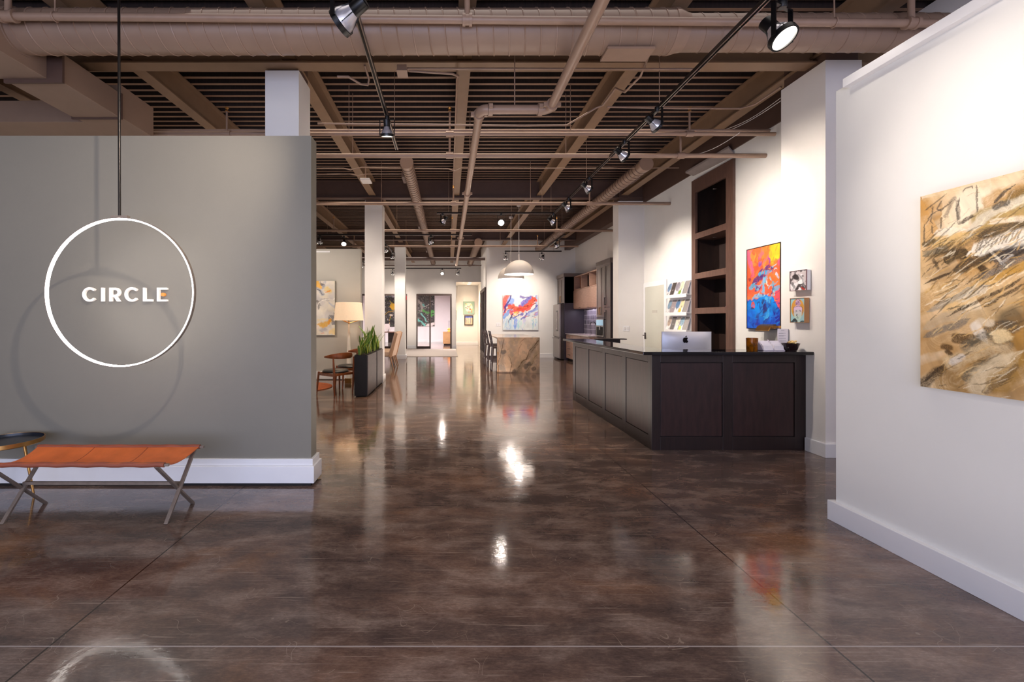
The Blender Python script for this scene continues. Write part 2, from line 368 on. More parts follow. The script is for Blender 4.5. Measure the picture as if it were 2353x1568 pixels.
# ------------------------------------------------------------------ painted canvases (colour laid on a fine mesh, point by point)
class Canvas:
    def __init__(s, w, h, bg, seed=1):
        s.w, s.h = w, h; s.rng = np.random.default_rng(seed)
        s.c = np.ones((h, w, 3)) * np.array(lin(bg)); s.yy, s.xx = np.mgrid[0:h, 0:w]
        s.yy = (s.yy + .5) / h; s.xx = (s.xx + .5) / w; s.asp = w / h
        s._n = None; s._w = None; s.warp = .028
    def noise(s, fx, fy, octv=4, rot=0., seed=None):
        rng = np.random.default_rng(seed) if seed is not None else s.rng
        u = s.xx * s.asp * math.cos(rot) + s.yy * math.sin(rot); v = -s.xx * s.asp * math.sin(rot) + s.yy * math.cos(rot)
        out = 0; amp = 1; tot = 0
        for k in range(octv):
            g = rng.random((64, 64)); a = (u * fx * 2 ** k) % 63; b = (v * fy * 2 ** k) % 63
            i = a.astype(int); j = b.astype(int); fa = a - i; fb = b - j
            fa = fa * fa * (3 - 2 * fa); fb = fb * fb * (3 - 2 * fb)
            i2 = (i + 1) % 64; j2 = (j + 1) % 64
            out = out + amp * ((g[j, i] * (1 - fa) + g[j, i2] * fa) * (1 - fb) + (g[j2, i] * (1 - fa) + g[j2, i2] * fa) * fb)
            tot += amp; amp *= .55
        return out / tot
    def rag_(s):
        if s._n is None: s._n = s.noise(14, 14)
        return np.roll(s._n, (int(s.rng.integers(s.h)), int(s.rng.integers(s.w))), (0, 1))
    def lay(s, a, col):
        a = np.clip(a, 0, 1)[..., None]; s.c = s.c * (1 - a) + np.array(lin(col)) * a; return s
    def wash(s, col, lo, hi, fx=3, fy=3, rot=0., alpha=1., octv=4, seed=None):
        n = s.noise(fx, fy, octv, rot, seed); return s.lay(np.clip((n - lo) / (hi - lo), 0, 1) * alpha, col)
    def blob(s, cx, cy, rx, ry, col, alpha=1., rot=0., rag=.5, soft=.25, f=8):
        dx = (s.xx - cx) * s.asp; dy = s.yy - cy; rx = rx * s.asp
        a = dx * math.cos(rot) + dy * math.sin(rot); b = -dx * math.sin(rot) + dy * math.cos(rot)
        d = np.sqrt((a / rx) ** 2 + (b / ry) ** 2) + (s.noise(f, f) - .5) * 2 * rag
        return s.lay(np.clip((1 - d) / soft + .5, 0, 1) * alpha, col)
    def stroke(s, pts, wd, col, alpha=1., bristle=.5, rag=.2, taper=(.0, .0), soft=.4, fl=3, warp=None):
        # pts in canvas coords, wd in fraction of the height
        P = np.array(pts, float) * np.array([s.asp, 1.]); X = s.xx * s.asp; Y = s.yy
        wp = min(s.warp, wd * .8) if warp is None else warp
        if wp > 0:
            if s._w is None: s._w = (s.noise(5, 5, 4) - .5, s.noise(5, 5, 4) - .5)
            sh = (int(s.rng.integers(s.h)), int(s.rng.integers(s.w)))
            X = X + np.roll(s._w[0], sh, (0, 1)) * 4 * wp; Y = Y + np.roll(s._w[1], sh, (0, 1)) * 4 * wp
        best = np.full(X.shape, 9.); tt = np.zeros(X.shape); ss = np.zeros(X.shape)
        L = np.r_[0, np.cumsum(np.hypot(*np.diff(P, axis=0).T))]; tot = L[-1] + 1e-9
        for k in range(len(P) - 1):
            d = P[k + 1] - P[k]; l2 = d @ d + 1e-12
            t = np.clip(((X - P[k][0]) * d[0] + (Y - P[k][1]) * d[1]) / l2, 0, 1)
            qx = X - P[k][0] - t * d[0]; qy = Y - P[k][1] - t * d[1]; q = np.hypot(qx, qy)
            sg = np.sign(d[0] * qy - d[1] * qx); m = q < best
            best = np.where(m, q, best); tt = np.where(m, (L[k] + t * math.sqrt(l2)) / tot, tt); ss = np.where(m, sg * q, ss)
        w = wd * np.ones(X.shape)
        if taper[0] > 0: w = w * np.clip(tt / taper[0], .05, 1)
        if taper[1] > 0: w = w * np.clip((1 - tt) / taper[1], .05, 1)
        a = np.clip((1 - best / w + (s.rag_() - .5) * 2 * rag) / soft, 0, 1)
        if bristle > 0:
            g = s.rng.random((64, 256)); i = (np.clip(ss / wd * .5 + .5, 0, 1) * 60).astype(int); j = np.clip(tt * fl * 8, 0, 254); j0 = j.astype(int); fj = j - j0
            b = g[i, j0] * (1 - fj) + g[i, np.minimum(j0 + 1, 255)] * fj
            a = a * np.clip(1 - bristle * 1.8 * (b - .35), 0, 1)
        return s.lay(a * alpha, col)
    def lines(s, n, box, ang, ln, wd, cols, alpha=.6, jit=.3):
        for k in range(n):
            x = s.rng.uniform(box[0], box[2]); y = s.rng.uniform(box[1], box[3]); a = ang + s.rng.normal() * jit; l = ln * s.rng.uniform(.4, 1.3)
            dx = math.cos(a) * l / s.asp; dy = math.sin(a) * l; c_ = s.rng.normal() * .12 * l
            s.stroke([(x, y), (x + dx * .5 + c_, y + dy * .5 - c_), (x + dx, y + dy)], wd * s.rng.uniform(.5, 1.5), cols[k % len(cols)], alpha, .2, .2, (.2, .3), .6)
        return s
    def splat(s, n, box, r, cols, alpha=.9):
        for k in range(n):
            x = s.rng.uniform(box[0], box[2]); y = s.rng.uniform(box[1], box[3]); q = r * s.rng.uniform(.3, 1.6)
            s.blob(x, y, q / s.asp, q, cols[k % len(cols)], alpha, s.rng.uniform(0, 3), .35, .4, 20)
        return s
    def swirl(s, amp, f, octv=3):
        a, b = s.noise(f, f, octv) - .5, s.noise(f, f, octv) - .5
        j = np.clip((s.yy + b * 2 * amp) * s.h, 0, s.h - 1).astype(int); i = np.clip((s.xx + a * 2 * amp / s.asp) * s.w, 0, s.w - 1).astype(int)
        s.c = s.c[j, i]; return s
    def grain(s, v, fx, fy, rot=0.):
        s.c = np.clip(s.c * (1 + (s.noise(fx, fy, 3, rot) - .5)[..., None] * 2 * v), 0, 1); return s
    def face(s, name, origin, du, dv, material, parent, label=None):
        """grid mesh: canvas x runs along du, canvas y (down) along dv, starting at origin"""
        o = Vector(origin) - world_loc(parent); du, dv = Vector(du), Vector(dv)
        u = np.linspace(0, 1, s.w)[None, :, None]; v = np.linspace(0, 1, s.h)[:, None, None]
        P = (np.array(o) + u * np.array(du) + v * np.array(dv)).reshape(-1, 3)
        idx = np.arange(s.w * s.h).reshape(s.h, s.w)
        Q = np.stack([idx[:-1, :-1], idx[1:, :-1], idx[1:, 1:], idx[:-1, 1:]], -1).reshape(-1, 4)
        me = bpy.data.meshes.new(name)
        me.vertices.add(len(P)); me.vertices.foreach_set('co', P.ravel())
        me.loops.add(Q.size); me.loops.foreach_set('vertex_index', Q.ravel().astype(np.int32))
        me.polygons.add(len(Q)); me.polygons.foreach_set('loop_start', (np.arange(len(Q)) * 4).astype(np.int32))
        try: me.polygons.foreach_set('loop_total', np.full(len(Q), 4, np.int32))
        except Exception: pass
        me.update(calc_edges=True); me.validate()
        at_ = me.attributes.new('paint', 'FLOAT_COLOR', 'POINT')
        at_.data.foreach_set('color', np.concatenate([s.c.reshape(-1, 3), np.ones((len(P), 1))], 1).ravel())
        me.materials.append(material)
        ob = bpy.data.objects.new(name, me); COL.objects.link(ob); ob.parent = parent
        if label: ob['label'] = label
        return ob

def painting(name, label, cat, origin, du, dv, depth, nrm, canvas, side_mat, face_label=None, frame=None, fw=.02, fdepth=None, group=None, gloss=.45, bump=.0, part='painted_face'):
    """origin = top-left corner of the picture's front, nrm = direction out of the wall"""
    o, du, dv, n = Vector(origin), Vector(du), Vector(dv), Vector(nrm)
    t = thing(name, label, cat, tuple(o + du * .5 + dv), group)
    b = MB(); q = [o, o + du, o + du + dv, o + dv]; back = [p - n * depth for p in q]; fr = [p - n * .002 for p in q]
    b.hexa(back + fr); b.build('canvas_stretcher', side_mat, t)
    canvas.face(part, o, du, dv, attr_mat('paint_' + name, gloss, .3, bump), t, face_label)
    if frame is not None:
        f = MB(); eu, ev = du.normalized() * fw, dv.normalized() * fw
        a = [o - eu - ev, o + du + eu - ev, o + du + dv + eu + ev, o + dv - eu + ev]
        for i in range(4):
            j = (i + 1) % 4; p = [a[i], a[j], q[j], q[i]]
            f.hexa([x - n * (fdepth or depth) for x in p] + [x + n * .006 for x in p])
        f.build('frame', frame, t)
    return t
# ------------------------------------------------------------------ room shell
DECK = 4.48
def build_room():
    struct('floor', MB().box(-8, 8, -3, 29, -.1, 0), M['floor'])
    # ribbed acoustic deck: pale narrow flats, perforated troughs with shade put into their colour
    d = MB(); y = -3.; x0, x1 = -8, 5
    prof = []
    vs = []; fs = []
    while y < 21.3:
        for p in ((0, 0), (.048, 0), (.060, .085), (.140, .085), (.152, 0)):
            pass
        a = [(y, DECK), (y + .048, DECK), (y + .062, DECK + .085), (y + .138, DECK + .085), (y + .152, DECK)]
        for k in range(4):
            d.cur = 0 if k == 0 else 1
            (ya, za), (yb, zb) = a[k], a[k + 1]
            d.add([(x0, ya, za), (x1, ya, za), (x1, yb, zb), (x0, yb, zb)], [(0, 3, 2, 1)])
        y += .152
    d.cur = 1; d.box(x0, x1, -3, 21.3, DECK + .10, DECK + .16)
    struct('ceiling', d, [M['deck'], M['deckshade']])
    # grey sign wall at left
    struct('wall_left', MB().box(-7.9, -1.166, 3.70, 3.848, 0, 2.965), M['greyw'])
    b = MB().box(-7.9, -1.13, 3.66, 3.888, .022, .165).box(-7.9, -1.145, 3.678, 3.87, .165, .222)
    struct('baseboard_left', b, M['trimw'], bevel=.004)
    struct('baseboard_gap_shade', MB().box(-7.9, -1.16, 3.672, 3.86, .0, .022), M['gap'])  # black strip standing in for the shade under the baseboard
    # side wall far left, out of frame
    struct('wall_left_side', MB().box(-8, -7.9, -3, 29, 0, DECK), M['white'])
    # painting wall at right
    struct('wall_right_front', MB().box(2.70, 2.86, -1.2, 3.03, 0, 2.965).box(2.70, 2.86, 2.93, 3.03, 2.965, 2.99), M['white'])
    struct('baseboard_right_front', MB().box(2.664, 2.90, -1.2, 3.06, 0, .136), M['trimw'], bevel=.003)
    struct('trim_2', MB().box(2.655, 2.89, -1.2, 2.93, 2.962, 3.02), M['trimw'], bevel=.002)
    # right wall behind the desk, with its door opening left as plain wall
    struct('wall_right', MB().box(4.32, 4.7, 4.9, 6.545, 0, 3.97).box(4.32, 4.7, 7.655, 9.9, 0, 3.97).box(4.32, 4.7, 6.545, 7.655, 3.83, 3.97), M['white'])
    struct('baseboard_right', MB().box(4.297, 4.34, 5.0, 8.58, 0, .14), M['trimw'])
    struct('wall_right_outer', MB().box(4.7, 4.9, -3, 21.3, 0, DECK), M['white2'])
    # kitchen end wall (thick, its left flank carries a dark storefront)
    struct('wall_kitchen', MB().box(1.42, 4.7, 16.1, 18.9, 0, 4.45), M['white2'])
    struct('baseboard_kitchen', MB().box(1.40, 3.9, 16.07, 16.12, 0, .15), M['trimw'])
    # sage panel wall at left, mid distance
    struct('wall_panel', MB().box(-7.9, -2.04, 10.14, 10.30, 0, 3.05), M['sage'])
    struct('baseboard_panel', MB().box(-7.9, -2.025, 10.11, 10.32, .02, .20), M['trimw'])
    struct('trim_3', MB().box(-4.6, -2.75, 10.12, 10.15, 2.965, 3.0), M['trimw'])
    # far wall with openings
    f = MB().box(-7.9, -4.25, 21.3, 21.5, 0, 4.45).box(-2.02, -1.555, 21.3, 21.5, 0, 2.64).box(.17, .38, 21.3, 21.5, 0, 2.64)
    f.box(-4.25, .38, 21.3, 21.5, 2.64, 4.45).box(.38, 4.7, 21.3, 21.5, 3.25, 4.45).box(1.65, 4.7, 21.3, 21.5, 0, 3.25)
    struct('wall_back', f, M['white2'])
    struct('baseboard_back', MB().box(-2.02, -1.60, 21.27, 21.32, 0, .14).box(.21, .40, 21.27, 21.32, 0, .14), M['trimw'])
    h = MB().box(.33, 1.7, 24.3, 24.45, 0, 3.4).box(.28, .38, 21.5, 24.3, 0, 3.4).box(1.65, 1.75, 21.5, 24.3, 0, 3.4).box(.28, 1.75, 21.45, 24.4, 3.3, 3.42)
    struct('wall_hall', h, M['white2'])
    struct('baseboard_hall', MB().box(.38, 1.65, 24.27, 24.31, 0, .15), M['trimw'])
    r = MB().box(-7.9, .28, 27, 27.15, 0, 3.0).box(-7.9, .28, 21.5, 27, 3.0, 3.1).box(.2, .28, 21.5, 27, 0, 3.0)
    struct('wall_office', r, M['white_room'])
    struct('baseboard_office', MB().box(-7.9, .2, 26.97, 27.0, 0, .13), M['trimw'])
    # storefront openings in the far wall
    def frame_set(name, x0, x1, mull, open_right, label_glass=True):
        y0, y1 = 21.27, 21.36; w = .055
        b = MB().box(x0, x0 + w, y0, y1, 0, 2.64).box(x1 - w, x1, y0, y1, 0, 2.64).box(x0 - .003, x1 + .003, y0 - .004, y1 + .004, 2.58, 2.66)
        for m_ in mull: b.box(m_ - w * .6, m_ + w * .6, y0, y1, 0, 2.6)
        e0 = x0; e1 = mull[-1] if open_right else x1
        b.box(e0 + .001, e1 - .001, y0 + .004, y1 - .004, 0, .10)
        o = struct(name, b, M['bronzef'])
        ed = [e0] + [m_ for m_ in mull if m_ < e1] + [e1]
        for k in range(len(ed) - 1):
            MB().box(ed[k] + .05, ed[k + 1] - .05, 21.312, 21.318, .1, 2.58).build('pane', M['glass'], o)
        return o
    d2 = frame_set('door_2', -1.555, .17, [-.89], True)
    leaf = MB().box(.10, .15, 21.38, 22.2, 0, .08).box(.10, .15, 21.38, 21.44, 0, 2.56).box(.10, .15, 22.14, 22.2, 0, 2.56).box(.10, .15, 21.38, 22.2, 2.5, 2.56)
    lf = leaf.build('door_leaf', M['bronzef'], d2)
    MB().box(.122, .128, 21.44, 22.14, .08, 2.5).build('pane', M['glass'], lf)
    MB().box(.03, .05, 21.46, 21.48, .95, 1.35).build('door_handle', M['black'], d2)
    frame_set('window_1', -4.25, -2.02, [-3.26], False)
    # storefront on the flank of the kitchen wall
    b = MB()
    for yy in (16.35, 17.1, 17.85, 18.6): b.box(1.37, 1.43, yy, yy + .09, 0, 2.55)
    b.box(1.365, 1.435, 16.345, 18.7, 2.5, 2.62).box(1.375, 1.425, 16.36, 18.68, 0, .12)
    w2 = struct('window_2', b, M['bronzef'])
    for yy in (16.44, 17.19, 17.94): MB().box(1.40, 1.415, yy, yy + .66, .12, 2.5).build('pane', M['blackplastic'], w2)
    # frosted door behind the desk
    dy0, dy1, dz = 8.62, 9.56, 2.13
    b = MB().box(4.295, 4.33, dy0 - .04, dy0 + .05, 0, dz - .03).box(4.295, 4.33, dy1 - .05, dy1 + .02, 0, dz - .03).box(4.295, 4.33, dy0 - .04, dy1 + .02, dz - .03, dz + .07)
    d1 = struct('door_1', b, M['trimw'], bevel=.003)
    MB().box(4.302, 4.325, dy0 + .05, dy1 - .05, .02, dz - .03).build('frosted_panel', M['frost'], d1, label='frosted greenish glass door panel')
    MB().box(4.299, 4.3035, 8.97, 9.18, 1.545, 1.60).build('door_sign', M['sage'], d1)
    hb = MB().tube([(4.30, 9.5, 1.06), (4.25, 9.5, 1.06), (4.25, 9.38, 1.06)], .011, 8).box(4.292, 4.302, 9.47, 9.53, .98, 1.12)
    hb.build('door_handle', M['steeldk'], d1)
    # carpet in front of the offices
    tag(MB().box(-6.5, .36, 16.45, 20.7, 0, .012).build('rug', M['carpet']), 'large pale flat rug on the floor before the glass offices', 'rug')

def columns():
    def col(name, x0, x1, y0, y1, top, label, steel=True, base=True):
        t = thing(name, label, 'column', ((x0 + x1) / 2, (y0 + y1) / 2, 0))
        MB().box(x0, x1, y0, y1, 0, top).build('white_casing', M['white2'], t)
        if steel: MB().box(x0 + .02, x1 - .02, y0 + .02, y1 - .02, top, DECK).build('steel_post', M['brown2'], t, label='dark brown steel top of the column')
        if base: MB().box(x0 - .025, x1 + .025, y0 - .025, y1 + .025, 0, .15).build('column_base', M['trimw'], t, bevel=.003)
        return t
    col('column', -1.96, -1.60, 4.66, 5.04, 4.07, 'square white column rising behind the grey sign wall')
    col('column', -1.865, -1.475, 9.72, 10.07, 3.99, 'white square column just right of the sage panel wall')
    col('column', -1.91, -1.535, 15.48, 15.85, 4.0, 'farthest white square column, standing before the glass offices')
    p = col('pillar', 3.84, 4.21, 4.43, 5.02, 4.045, 'broad white pillar at the end of the reception desk', base=False)
    MB().box(3.815, 4.23, 4.40, 4.66, 0, .14).build('column_base', M['trimw'], p, bevel=.003)
    col('pillar', 3.755, 4.32, 9.60, 9.92, 4.02, 'white pillar between the kitchen and the frosted door')

# ------------------------------------------------------------------ steel and services overhead
def build_overhead():
    names = ['nearest', 'second', 'third', 'farthest']
    for i, y in enumerate((4.63, 9.68, 14.73, 19.8)):
        b = MB().box(-7.9, 4.7, y - .08, y + .08, 4.09, 4.108).box(-7.9, 4.7, y - .006, y + .006, 4.108, DECK).box(-7.9, 4.7, y - .08, y + .08, DECK - .02, DECK - .002)
        b.box(-7.9, 4.7, y - .02, y - .006, 4.108, DECK)
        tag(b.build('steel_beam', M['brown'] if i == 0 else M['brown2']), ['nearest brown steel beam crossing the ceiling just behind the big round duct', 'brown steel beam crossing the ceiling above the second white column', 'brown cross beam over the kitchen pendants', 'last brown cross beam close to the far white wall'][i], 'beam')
    labs = ['brown steel joist running back over the rectangular duct at far left', 'brown joist visible over the grey wall between duct and first column', 'brown joist running back in line with the row of white columns',
            'brown joist running back down the middle of the ceiling', 'brown joist running back between the drain pipe and the long lit track', 'brown joist running back along the right wall above the pillars']
    for x, lb in zip((-5.3, -3.42, -1.68, .17, 2.03, 3.90), labs):
        ye = 16.06 if x > 1.4 else 21
        b = MB().box(x - .075, x + .075, -2, ye, 4.15, 4.166).box(x - .008, x + .008, -2, ye, 4.166, DECK).box(x - .07, x + .07, -2, ye, DECK - .024, DECK - .006)
        tag(b.build('steel_joist', M['brown']), lb, 'joist')
    tag(MB().box(4.30, 4.5, 4.9, 16.1, 3.97, 4.40).build('edge_beam', M['brown2']), 'dark brown beam sitting on top of the right white wall', 'beam')
    # big round duct across the front
    t = thing('round_duct', 'big brown spiral round duct spanning the ceiling in front', 'duct', (0, 3.87, 3.78))
    y, z, R = 3.87, 3.958, .178
    xl, xm, xr = -3.79, 1.96, 4.35
    MB().tube([(xl, y, z), (xm, y, z)], R, 40).build('duct_body', M['duct'], t, smooth=50)
    MB().helix((xl, y, z), (xm, y, z), R, .137, .0075, 5, 24).build('spiral_seam', M['pipe'], t, smooth=50)
    MB().tube([(xm, y, z), (xm + .03, y, z), (xm + .10, y, z - .006), (xm + .13, y, z - .008)], [R + .006, R + .006, R - .02, R - .025], 40).build('reducer_collar', M['pipe'], t, smooth=50)
    zr = z - .008; Rr = .149
    MB().tube([(xm + .1, y, zr), (xr, y, zr)], Rr, 36).helix((xm + .2, y, zr), (xr, y, zr), Rr, .137, .006, 5, 24).build('narrow_duct_body', M['duct'], t, smooth=50)
    MB().tube([(xl - .10, y, z), (xl, y, z)], R + .016, 40).build('end_collar', M['duct'], t, smooth=50)
    MB().tube([(xl - .03, y - .05, z), (xl - .3, y - .02, z - .02), (xl - .5, y + .05, z - .12)], R + .03, 36).build('elbow', M['duct'], t, smooth=50)
    # rectangular duct at left
    t = thing('rectangular_duct', 'brown sheet metal rectangular duct hanging behind the grey wall', 'duct', (-3.95, 4.5, 3.66))
    x0, x1, z0, z1 = -4.19, -3.67, 3.66, 3.935
    MB().box(x0, x1, 4.14, 4.86, z0, z1).build('duct_section', M['duct'], t, bevel=.004)
    MB().box(x0, x1, 4.88, 5.42, z0 + .01, z1 + .1).build('duct_section', M['duct'], t, bevel=.004)
    MB().box(-5.4, -3.80, 3.45, 4.12, z0 + .02, z1 - .03).build('plenum_box', M['duct'], t, bevel=.004)
    for yy in (4.13, 4.87): MB().box(x0 - .018, x1 + .018, yy - .012, yy + .012, z0 - .016, z1).build('joint_flange', M['brown2'], t)
    MB().add([(x0, 5.0, z0 + .012), (x0, 5.42, z0 + .012), (-6.6, 5.5, z0 + .06), (-6.6, 5.1, z0 + .06), (x0, 5.0, z1), (x0, 5.42, z1), (-6.6, 5.5, z1), (-6.6, 5.1, z1)],
             [(0,3,2,1),(4,5,6,7),(0,1,5,4),(1,2,6,5),(2,3,7,6),(3,0,4,7)]).build('branch_duct', M['duct'], t, bevel=.004)
    # front water pipe with hangers
    t = thing('sprinkler_main', 'brown water pipe running across in front of the big round duct', 'pipe', (0, 3.62, 3.9))
    pl, pr = at(-60, 37, 3.60), at(2190, 54, 3.63)
    MB().tube([pl, pr], .031, 14).build('pipe_run', M['pipe'], t, smooth=50)
    for px, w in ((18, .10), (1069, .055), (2093, .07)):
        f = (px + 60) / 2250; c = [pl[k] + (pr[k] - pl[k]) * f for k in range(3)]
        b = MB().tube([(c[0] - w / 2, c[1], c[2]), (c[0] + w / 2, c[1], c[2])], .042, 14)
        b.tube([(c[0] - w / 2 - .012, c[1], c[2]), (c[0] - w / 2 + .012, c[1], c[2])], .049, 14).tube([(c[0] + w / 2 - .012, c[1], c[2]), (c[0] + w / 2 + .012, c[1], c[2])], .049, 14)
        b.build('coupling', M['pipe'], t, smooth=40)
        MB().tube([c, (c[0], c[1], DECK)], .024, 10).build('riser', M['pipe'], t, smooth=50)
    for px in (125, 1915):
        f = (px + 60) / 2250; c = [pl[k] + (pr[k] - pl[k]) * f for k in range(3)]
        ring = [(c[0], c[1] + .036 * math.cos(a), c[2] + .036 * math.sin(a)) for a in [2 * math.pi * k / 16 for k in range(16)]]
        MB().tube(ring, .006, 6, closed=True).tube([(c[0], c[1], c[2] + .036), (c[0], c[1], DECK)], .006, 6).build('pipe_hanger', M['pipe'], t)
    # drain pipe with two bends
    t = thing('drain_pipe', 'thick brown drain pipe with two bends running back overhead', 'pipe', (.67, 4.39, 3.52)); zz = 3.52; R = .0445
    A, D_ = (1.024, -1.5, zz), (.3193, 16.95, zz)
    MB().tube([A, (1.024, 4.30, zz)], R, 18).build('pipe_run', M['pipe'], t, smooth=50)
    MB().tube([(.94, 4.389, zz), (.40, 4.389, zz)], R, 18).build('pipe_run', M['pipe'], t, smooth=50)
    MB().tube([(.3193, 4.47, zz), D_], R, 18).build('pipe_run', M['pipe'], t, smooth=50)
    def elbow(c, a0, a1, r=.082):
        pts = [(c[0] + r * math.cos(a0 + (a1 - a0) * k / 10), c[1] + r * math.sin(a0 + (a1 - a0) * k / 10), zz) for k in range(11)]
        MB().tube(pts, R + .006, 18).build('elbow', M['pipe'], t, smooth=50)
    elbow((.942, 4.307), 0, math.pi / 2); elbow((.4013, 4.471), -math.pi / 2, -math.pi)
    for p, d in (((1.024, 4.29, zz), 'y'), ((.925, 4.389, zz), 'x'), ((.425, 4.389, zz), 'x'), ((.3193, 4.50, zz), 'y'), ((.3193, 7.31, zz), 'y'), ((.3193, 11.3, zz), 'y')):
        e = Vector((.022, 0, 0)) if d == 'x' else Vector((0, .022, 0)); p = Vector(p)
        n = Vector((0, 1, 0)) if d == 'x' else Vector((1, 0, 0))
        b = MB().tube([p - e, p + e], R + .016, 18)
        for sg in (-1, 1): b.box(*[v for k in range(3) for v in sorted(((p + n * sg * (R + .022))[k] - (.018), (p + n * sg * (R + .022))[k] + .018))])
        b.build('coupling', M['pipe'], t, smooth=40)
    for x, yy in ((.67, 4.389), (.3193, 6.4), (1.024, 3.0)): MB().tube([(x, yy, zz), (x, yy, DECK)], .006, 6).build('hanger_rod', M['pipe'], t)
    # sprinkler branch lines
    lines = [(300, 5.82, -5, 4.30, .018, 'upper of the two thin brown pipes crossing over the first track end', False), (308, 5.70, -5, 4.28, .026, 'lower of the two brown pipes crossing over the first track end', True),
             (358, 5.92, -5, 4.32, .030, 'brown sprinkler pipe crossing in front of the two round duct end caps', True), (468, 8.47, -5, 4.34, .030, 'brown sprinkler pipe crossing the top of the second white column', True),
             (530, 11.02, -5, 4.2, .030, 'brown sprinkler pipe crossing behind the first pendant cord', True), (566, 13.4, -5, 4.0, .030, 'brown sprinkler pipe crossing above the kitchen end wall track', True),
             (595, 15.95, -5, 1.35, .06, 'thick brown pipe crossing in front of the far wall top', False), (610, 18.1, -5, 1.38, .028, 'farthest thin brown pipe crossing below the round duct ends', False)]
    for py, Y, xa, xb, r, lb, hang in lines:
        z = EYE - (py - CY) * Y / F
        t = thing('sprinkler_pipe', lb, 'pipe', ((xa + xb) / 2, Y, z - r))
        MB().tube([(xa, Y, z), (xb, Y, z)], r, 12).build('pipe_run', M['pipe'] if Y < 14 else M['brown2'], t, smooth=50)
        if hang:
            for x in (-2.9, .02 if Y < 7 else .10, 3.16 if Y < 8 else 2.75):
                if Y > 13 and x > 3: continue
                b = MB().tube([(x - .05, Y, z), (x + .05, Y, z)], r + .012, 12)
                b.build('tee_coupling', M['pipe'], t, smooth=40)
                MB().tube([(x, Y, z), (x, Y, z + .3)], r * .5, 8).build('sprig', M['pipe'], t, smooth=50)
                MB().lathe([(.004, 0), (.022, .008), (.01, .03), (.026, .05), (.026, .055)], (x, Y, z + .29), 10).build('sprinkler_head', M['brass'], t)
            for x in (-1.3, 1.6): MB().tube([(x, Y, z), (x, Y, DECK)], .005, 6).build('hanger_rod', M['pipe'], t)
    # long round ducts running back
    for x, z, ya, yb, R, lb in ((-.675, 3.95, 7.05, 19.6, .102, 'left brown spiral duct with closed end running back to the far wall'), (3.24, 3.95, 7.12, 15.7, .108, 'right brown spiral duct with closed end running back over the kitchen'),
                                (.99, 3.95, 14.3, 19.9, .125, 'short far brown duct beside the kitchen wall corner')):
        t = thing('spiral_duct', lb, 'duct', (x, ya, z - R))
        MB().tube([(x, ya, z), (x, yb, z)], R, 28).build('duct_body', M['duct'], t, smooth=50)
        MB().helix((x, ya + .1, z), (x, yb, z), R, .125, .007, 5, 18).build('spiral_seam', M['brown2'], t, smooth=50)
        MB().tube([(x, ya - .012, z), (x, ya + .05, z)], R + .006, 28).build('end_cap', M['pipe'], t, smooth=50)
        if ya < 8:
            sg = -1 if x < 0 else 1
            for k in range(3 if x < 0 else 2):
                yy = ya + .55 + k * 4.1
                b = MB()
                b.box(x + sg * (R - .01), x + sg * (R + .04), yy, yy + .38, z - .05, z + .03)
                b.build('air_grille', M['brown2'], t)
    # conduits along the beam and joists
    def conduit(pts, lb, r=.012):
        tag(MB().tube(pts, r, 8).build('conduit', M['pipe'], smooth=60), lb, 'conduit')
    conduit([at(940, 163, 4.52), at(1040, 170, 4.52), at(1053, 175, 4.6), at(1050, 180, 4.75), (.10, 5.3, 4.13), (.10, 9.2, 4.13)], 'thin conduit from the small junction box turning back along the middle joist')
    conduit([at(930, 158, 4.5), at(1600, 159, 4.5)], 'straight thin conduit clipped along the nearest steel beam')
    conduit([at(775, 176, 4.53), at(800, 176, 4.55), at(828, 193, 4.7), at(845, 196, 4.75), at(848, 182, 4.72), at(838, 150, 4.5)], 'short bent conduit dipping just left of the left light track')
    conduit([at(1490, 130, 4.42), at(1472, 175, 4.6), at(1436, 212, 5.0), at(1415, 203, 5.1), at(1386, 242, 5.5), at(1370, 248, 5.55), at(1302, 288, 5.6), at(1200, 289, 5.6), at(1050, 287, 5.6), at(730, 284, 5.55)], 'long conduit stepping down the joist right of the drain pipe')
    conduit([at(1395, 246, 5.5), at(1560, 249, 5.6), at(1700, 250, 5.6), at(1735, 240, 5.4), at(1795, 200, 5.1)], 'conduit running right from the joist box to the broad pillar')
    conduit([at(728, 387, 7.3), at(790, 387, 7.3), at(805, 391, 7.35), at(830, 385, 7.3), at(1030, 388, 7.3), at(1045, 393, 7.3), at(1062, 386, 7.3), at(1300, 387, 7.3), at(1560, 386, 7.3)], 'upper wavy conduit crossing behind the left duct end cap', .009)
    conduit([at(728, 401, 7.9), at(805, 400, 7.9), at(822, 404, 7.9), at(845, 400, 7.9), at(930, 400, 7.9)], 'lower wavy conduit crossing left of the left spiral duct', .009)
    b = thing('junction_box', 'small brown junction box under the nearest beam', 'electrical box', at(925, 166, 4.5))
    MB().box(*[v for v in (at(914, 0, 4.5)[0], at(936, 0, 4.5)[0])], 4.42, 4.54, at(0, 171, 4.5)[2], at(0, 158, 4.5)[2]).build('box', M['pipe'], b, bevel=.004)
    MB().box(at(913, 0, 4.5)[0], at(937, 0, 4.5)[0], 4.41, 4.55, at(0, 173, 4.5)[2], at(0, 171, 4.5)[2]).build('cover_plate', M['pipe'], b)
    b = thing('wireless_access_point', 'flat white box mounted on the joist above the second white column', 'electronic box', at(840, 413, 7.6))
    p0, p1 = at(829, 417, 7.6), at(852, 408, 7.6)
    MB().box(p0[0], p1[0], 7.5, 7.75, p0[2], p0[2] + .03).build('housing', M['whitecord'], b, bevel=.01)
    MB().tube([(p0[0] + .08, 7.62, p0[2] + .03), (p0[0] + .08, 7.62, 4.15)], .012, 8).build('mount', M['pipe'], b)
